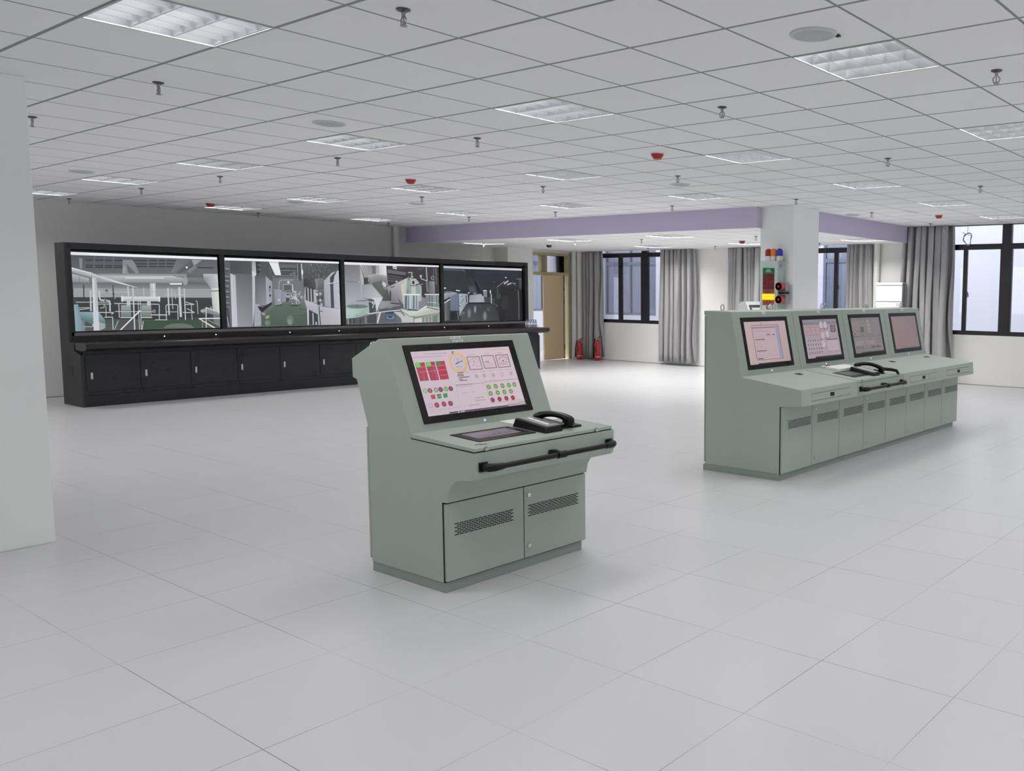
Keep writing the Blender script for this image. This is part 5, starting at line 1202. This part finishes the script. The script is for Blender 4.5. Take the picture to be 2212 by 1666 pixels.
# pictograms
m = MB()
def g(y0, y1, z0, z1): m.box(xf-.0136, xf-.0115, y0, y1, z0, z1)
m.prism([(6.905,1.90),(6.80,1.90),(6.825,1.945),(6.88,1.945)], xf-.0136, xf-.0115); build('pictogram', m, mat('pale_green_mark', (104,170,118), .4), al)
m = MB(); g(6.866,6.88,1.61,1.638); g(6.83,6.856,1.612,1.636); build('pictogram', m, M_dkred, al)
m = MB(); g(6.862,6.875,1.455,1.49); g(6.80,6.835,1.475,1.487); build('pictogram', m, mat('brown_mark', (96,36,20), .5), al)
build('phone_plate', MB().box(xf-.004, xf+.002, 6.752, 6.955, 1.345, 1.430), M_house, al)
m = MB().tube([(xf-.005,6.868,1.421),(xf-.007,6.879,1.405),(xf-.007,6.875,1.388),(xf-.005,6.845,1.376)], [.010,.006,.006,.010], 8)
build('handset_symbol', m, M_blk, al)
m = MB().cyl((xf-.003,6.722,2.045), (xf+.002,6.722,2.045), .006, seg=8); build('screw', m, M_steel, al)
m = MB().cyl((10.70,6.70,1.998), (10.70,6.665,1.998), .014, seg=12).cyl((10.70,6.668,1.998), (10.70,6.65,1.998), .022, seg=12); build('lock', m, M_steel, al)
for y, c, n in ((6.903,(150,26,22),'red'),(6.815,(214,130,32),'amber'),(6.716,(18,44,168),'blue')):
    md = mat(n+'_beacon_dome', c, .2, spec=.5, emit=c, estr=.10, trans=.2)
    b = build('beacon', MB().lathe([(.046,.0),(.046,.012),(.044,.05),(.044,.07)], (10.69,y,2.062), seg=22), M_cream if n != 'red' else M_house, al, smooth=40)
    build('dome', MB().lathe([(.047,.07),(.047,.135),(.042,.155),(.028,.17),(.001,.176)], (10.69,y,2.062), seg=24), md, b, smooth=50)
    if n != 'red': build('label_band', MB().lathe([(.0472,.022),(.0472,.046)], (10.69,y,2.062), seg=22), mat('yellowish_label', (222,220,196), .6), b)
M_horn = mat('horn_red', (168,26,28), .35); M_hornin = mat('horn_dark_red', (110,12,16), .4)
for z in (1.70, 1.515):
    h = build('horn', MB().lathe([(.056,0),(.058,.012),(.045,.03),(.046,.105),(.04,.115)], (xf-.05,6.652,z), axis='x', seg=24), mat('horn_body_red', (214,88,84), .4), al, smooth=40)
    build('mouth', MB().lathe([(.0575,.004),(.0575,-.004),(.05,-.005),(.034,.0),(.022,-.002),(.014,-.012),(.001,-.014)], (xf-.05,6.652,z), axis='x', seg=24), M_horn, h, smooth=40)
    build('throat', MB().lathe([(.05,-.0055),(.03,-.0055)], (xf-.05,6.652,z), axis='x', seg=24), M_hornin, h)
    build('bracket', MB().box(xf+.065, xf+.15, 6.598, 6.702, z-.062, z+.062), M_grey_l, h, bevel=.01)
build('spacer', MB().box(xf+.02, xf+.15, 6.60, 6.70, 1.597, 1.623), M_blk, al)
# ------------------------------------------------------------------ daylight, camera, view
w = bpy.data.worlds.new('overcast_sky'); scene.world = w; w.use_nodes = True
nt = w.node_tree; bgn = nt.nodes['Background']
bgn.inputs['Color'].default_value = (.90, .92, 1.0, 1); bgn.inputs['Strength'].default_value = 3.0

cam = bpy.data.cameras.new('camera'); co = bpy.data.objects.new('camera', cam); COL.objects.link(co)
F, YAW, PIT, ROL, PX, PY, CH = 1900.155, 0.6107, 0.0948, 0.0088, 1586.296, 816.0, 1.588
fw = Vector((math.cos(PIT)*math.cos(YAW), math.cos(PIT)*math.sin(YAW), -math.sin(PIT)))
r0 = Vector((math.sin(YAW), -math.cos(YAW), 0)); u0 = r0.cross(fw)
r1 = r0*math.cos(ROL) + u0*math.sin(ROL); u1 = u0*math.cos(ROL) - r0*math.sin(ROL)
M = Matrix((r1, u1, -fw)).transposed().to_4x4(); M.translation = (0, 0, CH)
co.matrix_world = M
cam.sensor_fit = 'HORIZONTAL'; cam.sensor_width = 36.0
cam.lens = F/2212*36.0
cam.shift_x = (1106-PX)/2212; cam.shift_y = (PY-833)/2212
cam.clip_start = .05; cam.clip_end = 200
scene.camera = co
vs = scene.view_settings
scene.display_settings.display_device = 'sRGB'
vs.view_transform = 'Standard'; vs.look = 'None'; vs.gamma = 1.0; vs.use_curve_mapping = False; vs.exposure = 0.0
cy = scene.cycles
cy.use_denoising = True
try: cy.denoiser = 'OPENIMAGEDENOISE'
except Exception: pass
cy.use_adaptive_sampling = True; cy.adaptive_threshold = .05; cy.adaptive_min_samples = 8
cy.max_bounces = 6; cy.diffuse_bounces = 5; cy.glossy_bounces = 4; cy.transmission_bounces = 4; cy.transparent_max_bounces = 8
cy.caustics_reflective = False; cy.caustics_refractive = False
cy.sample_clamp_indirect = 4.0
for m_ in bpy.data.materials: m_.cycles.emission_sampling = 'NONE'     # screens and tubes glow; the panels in the fittings do the lighting
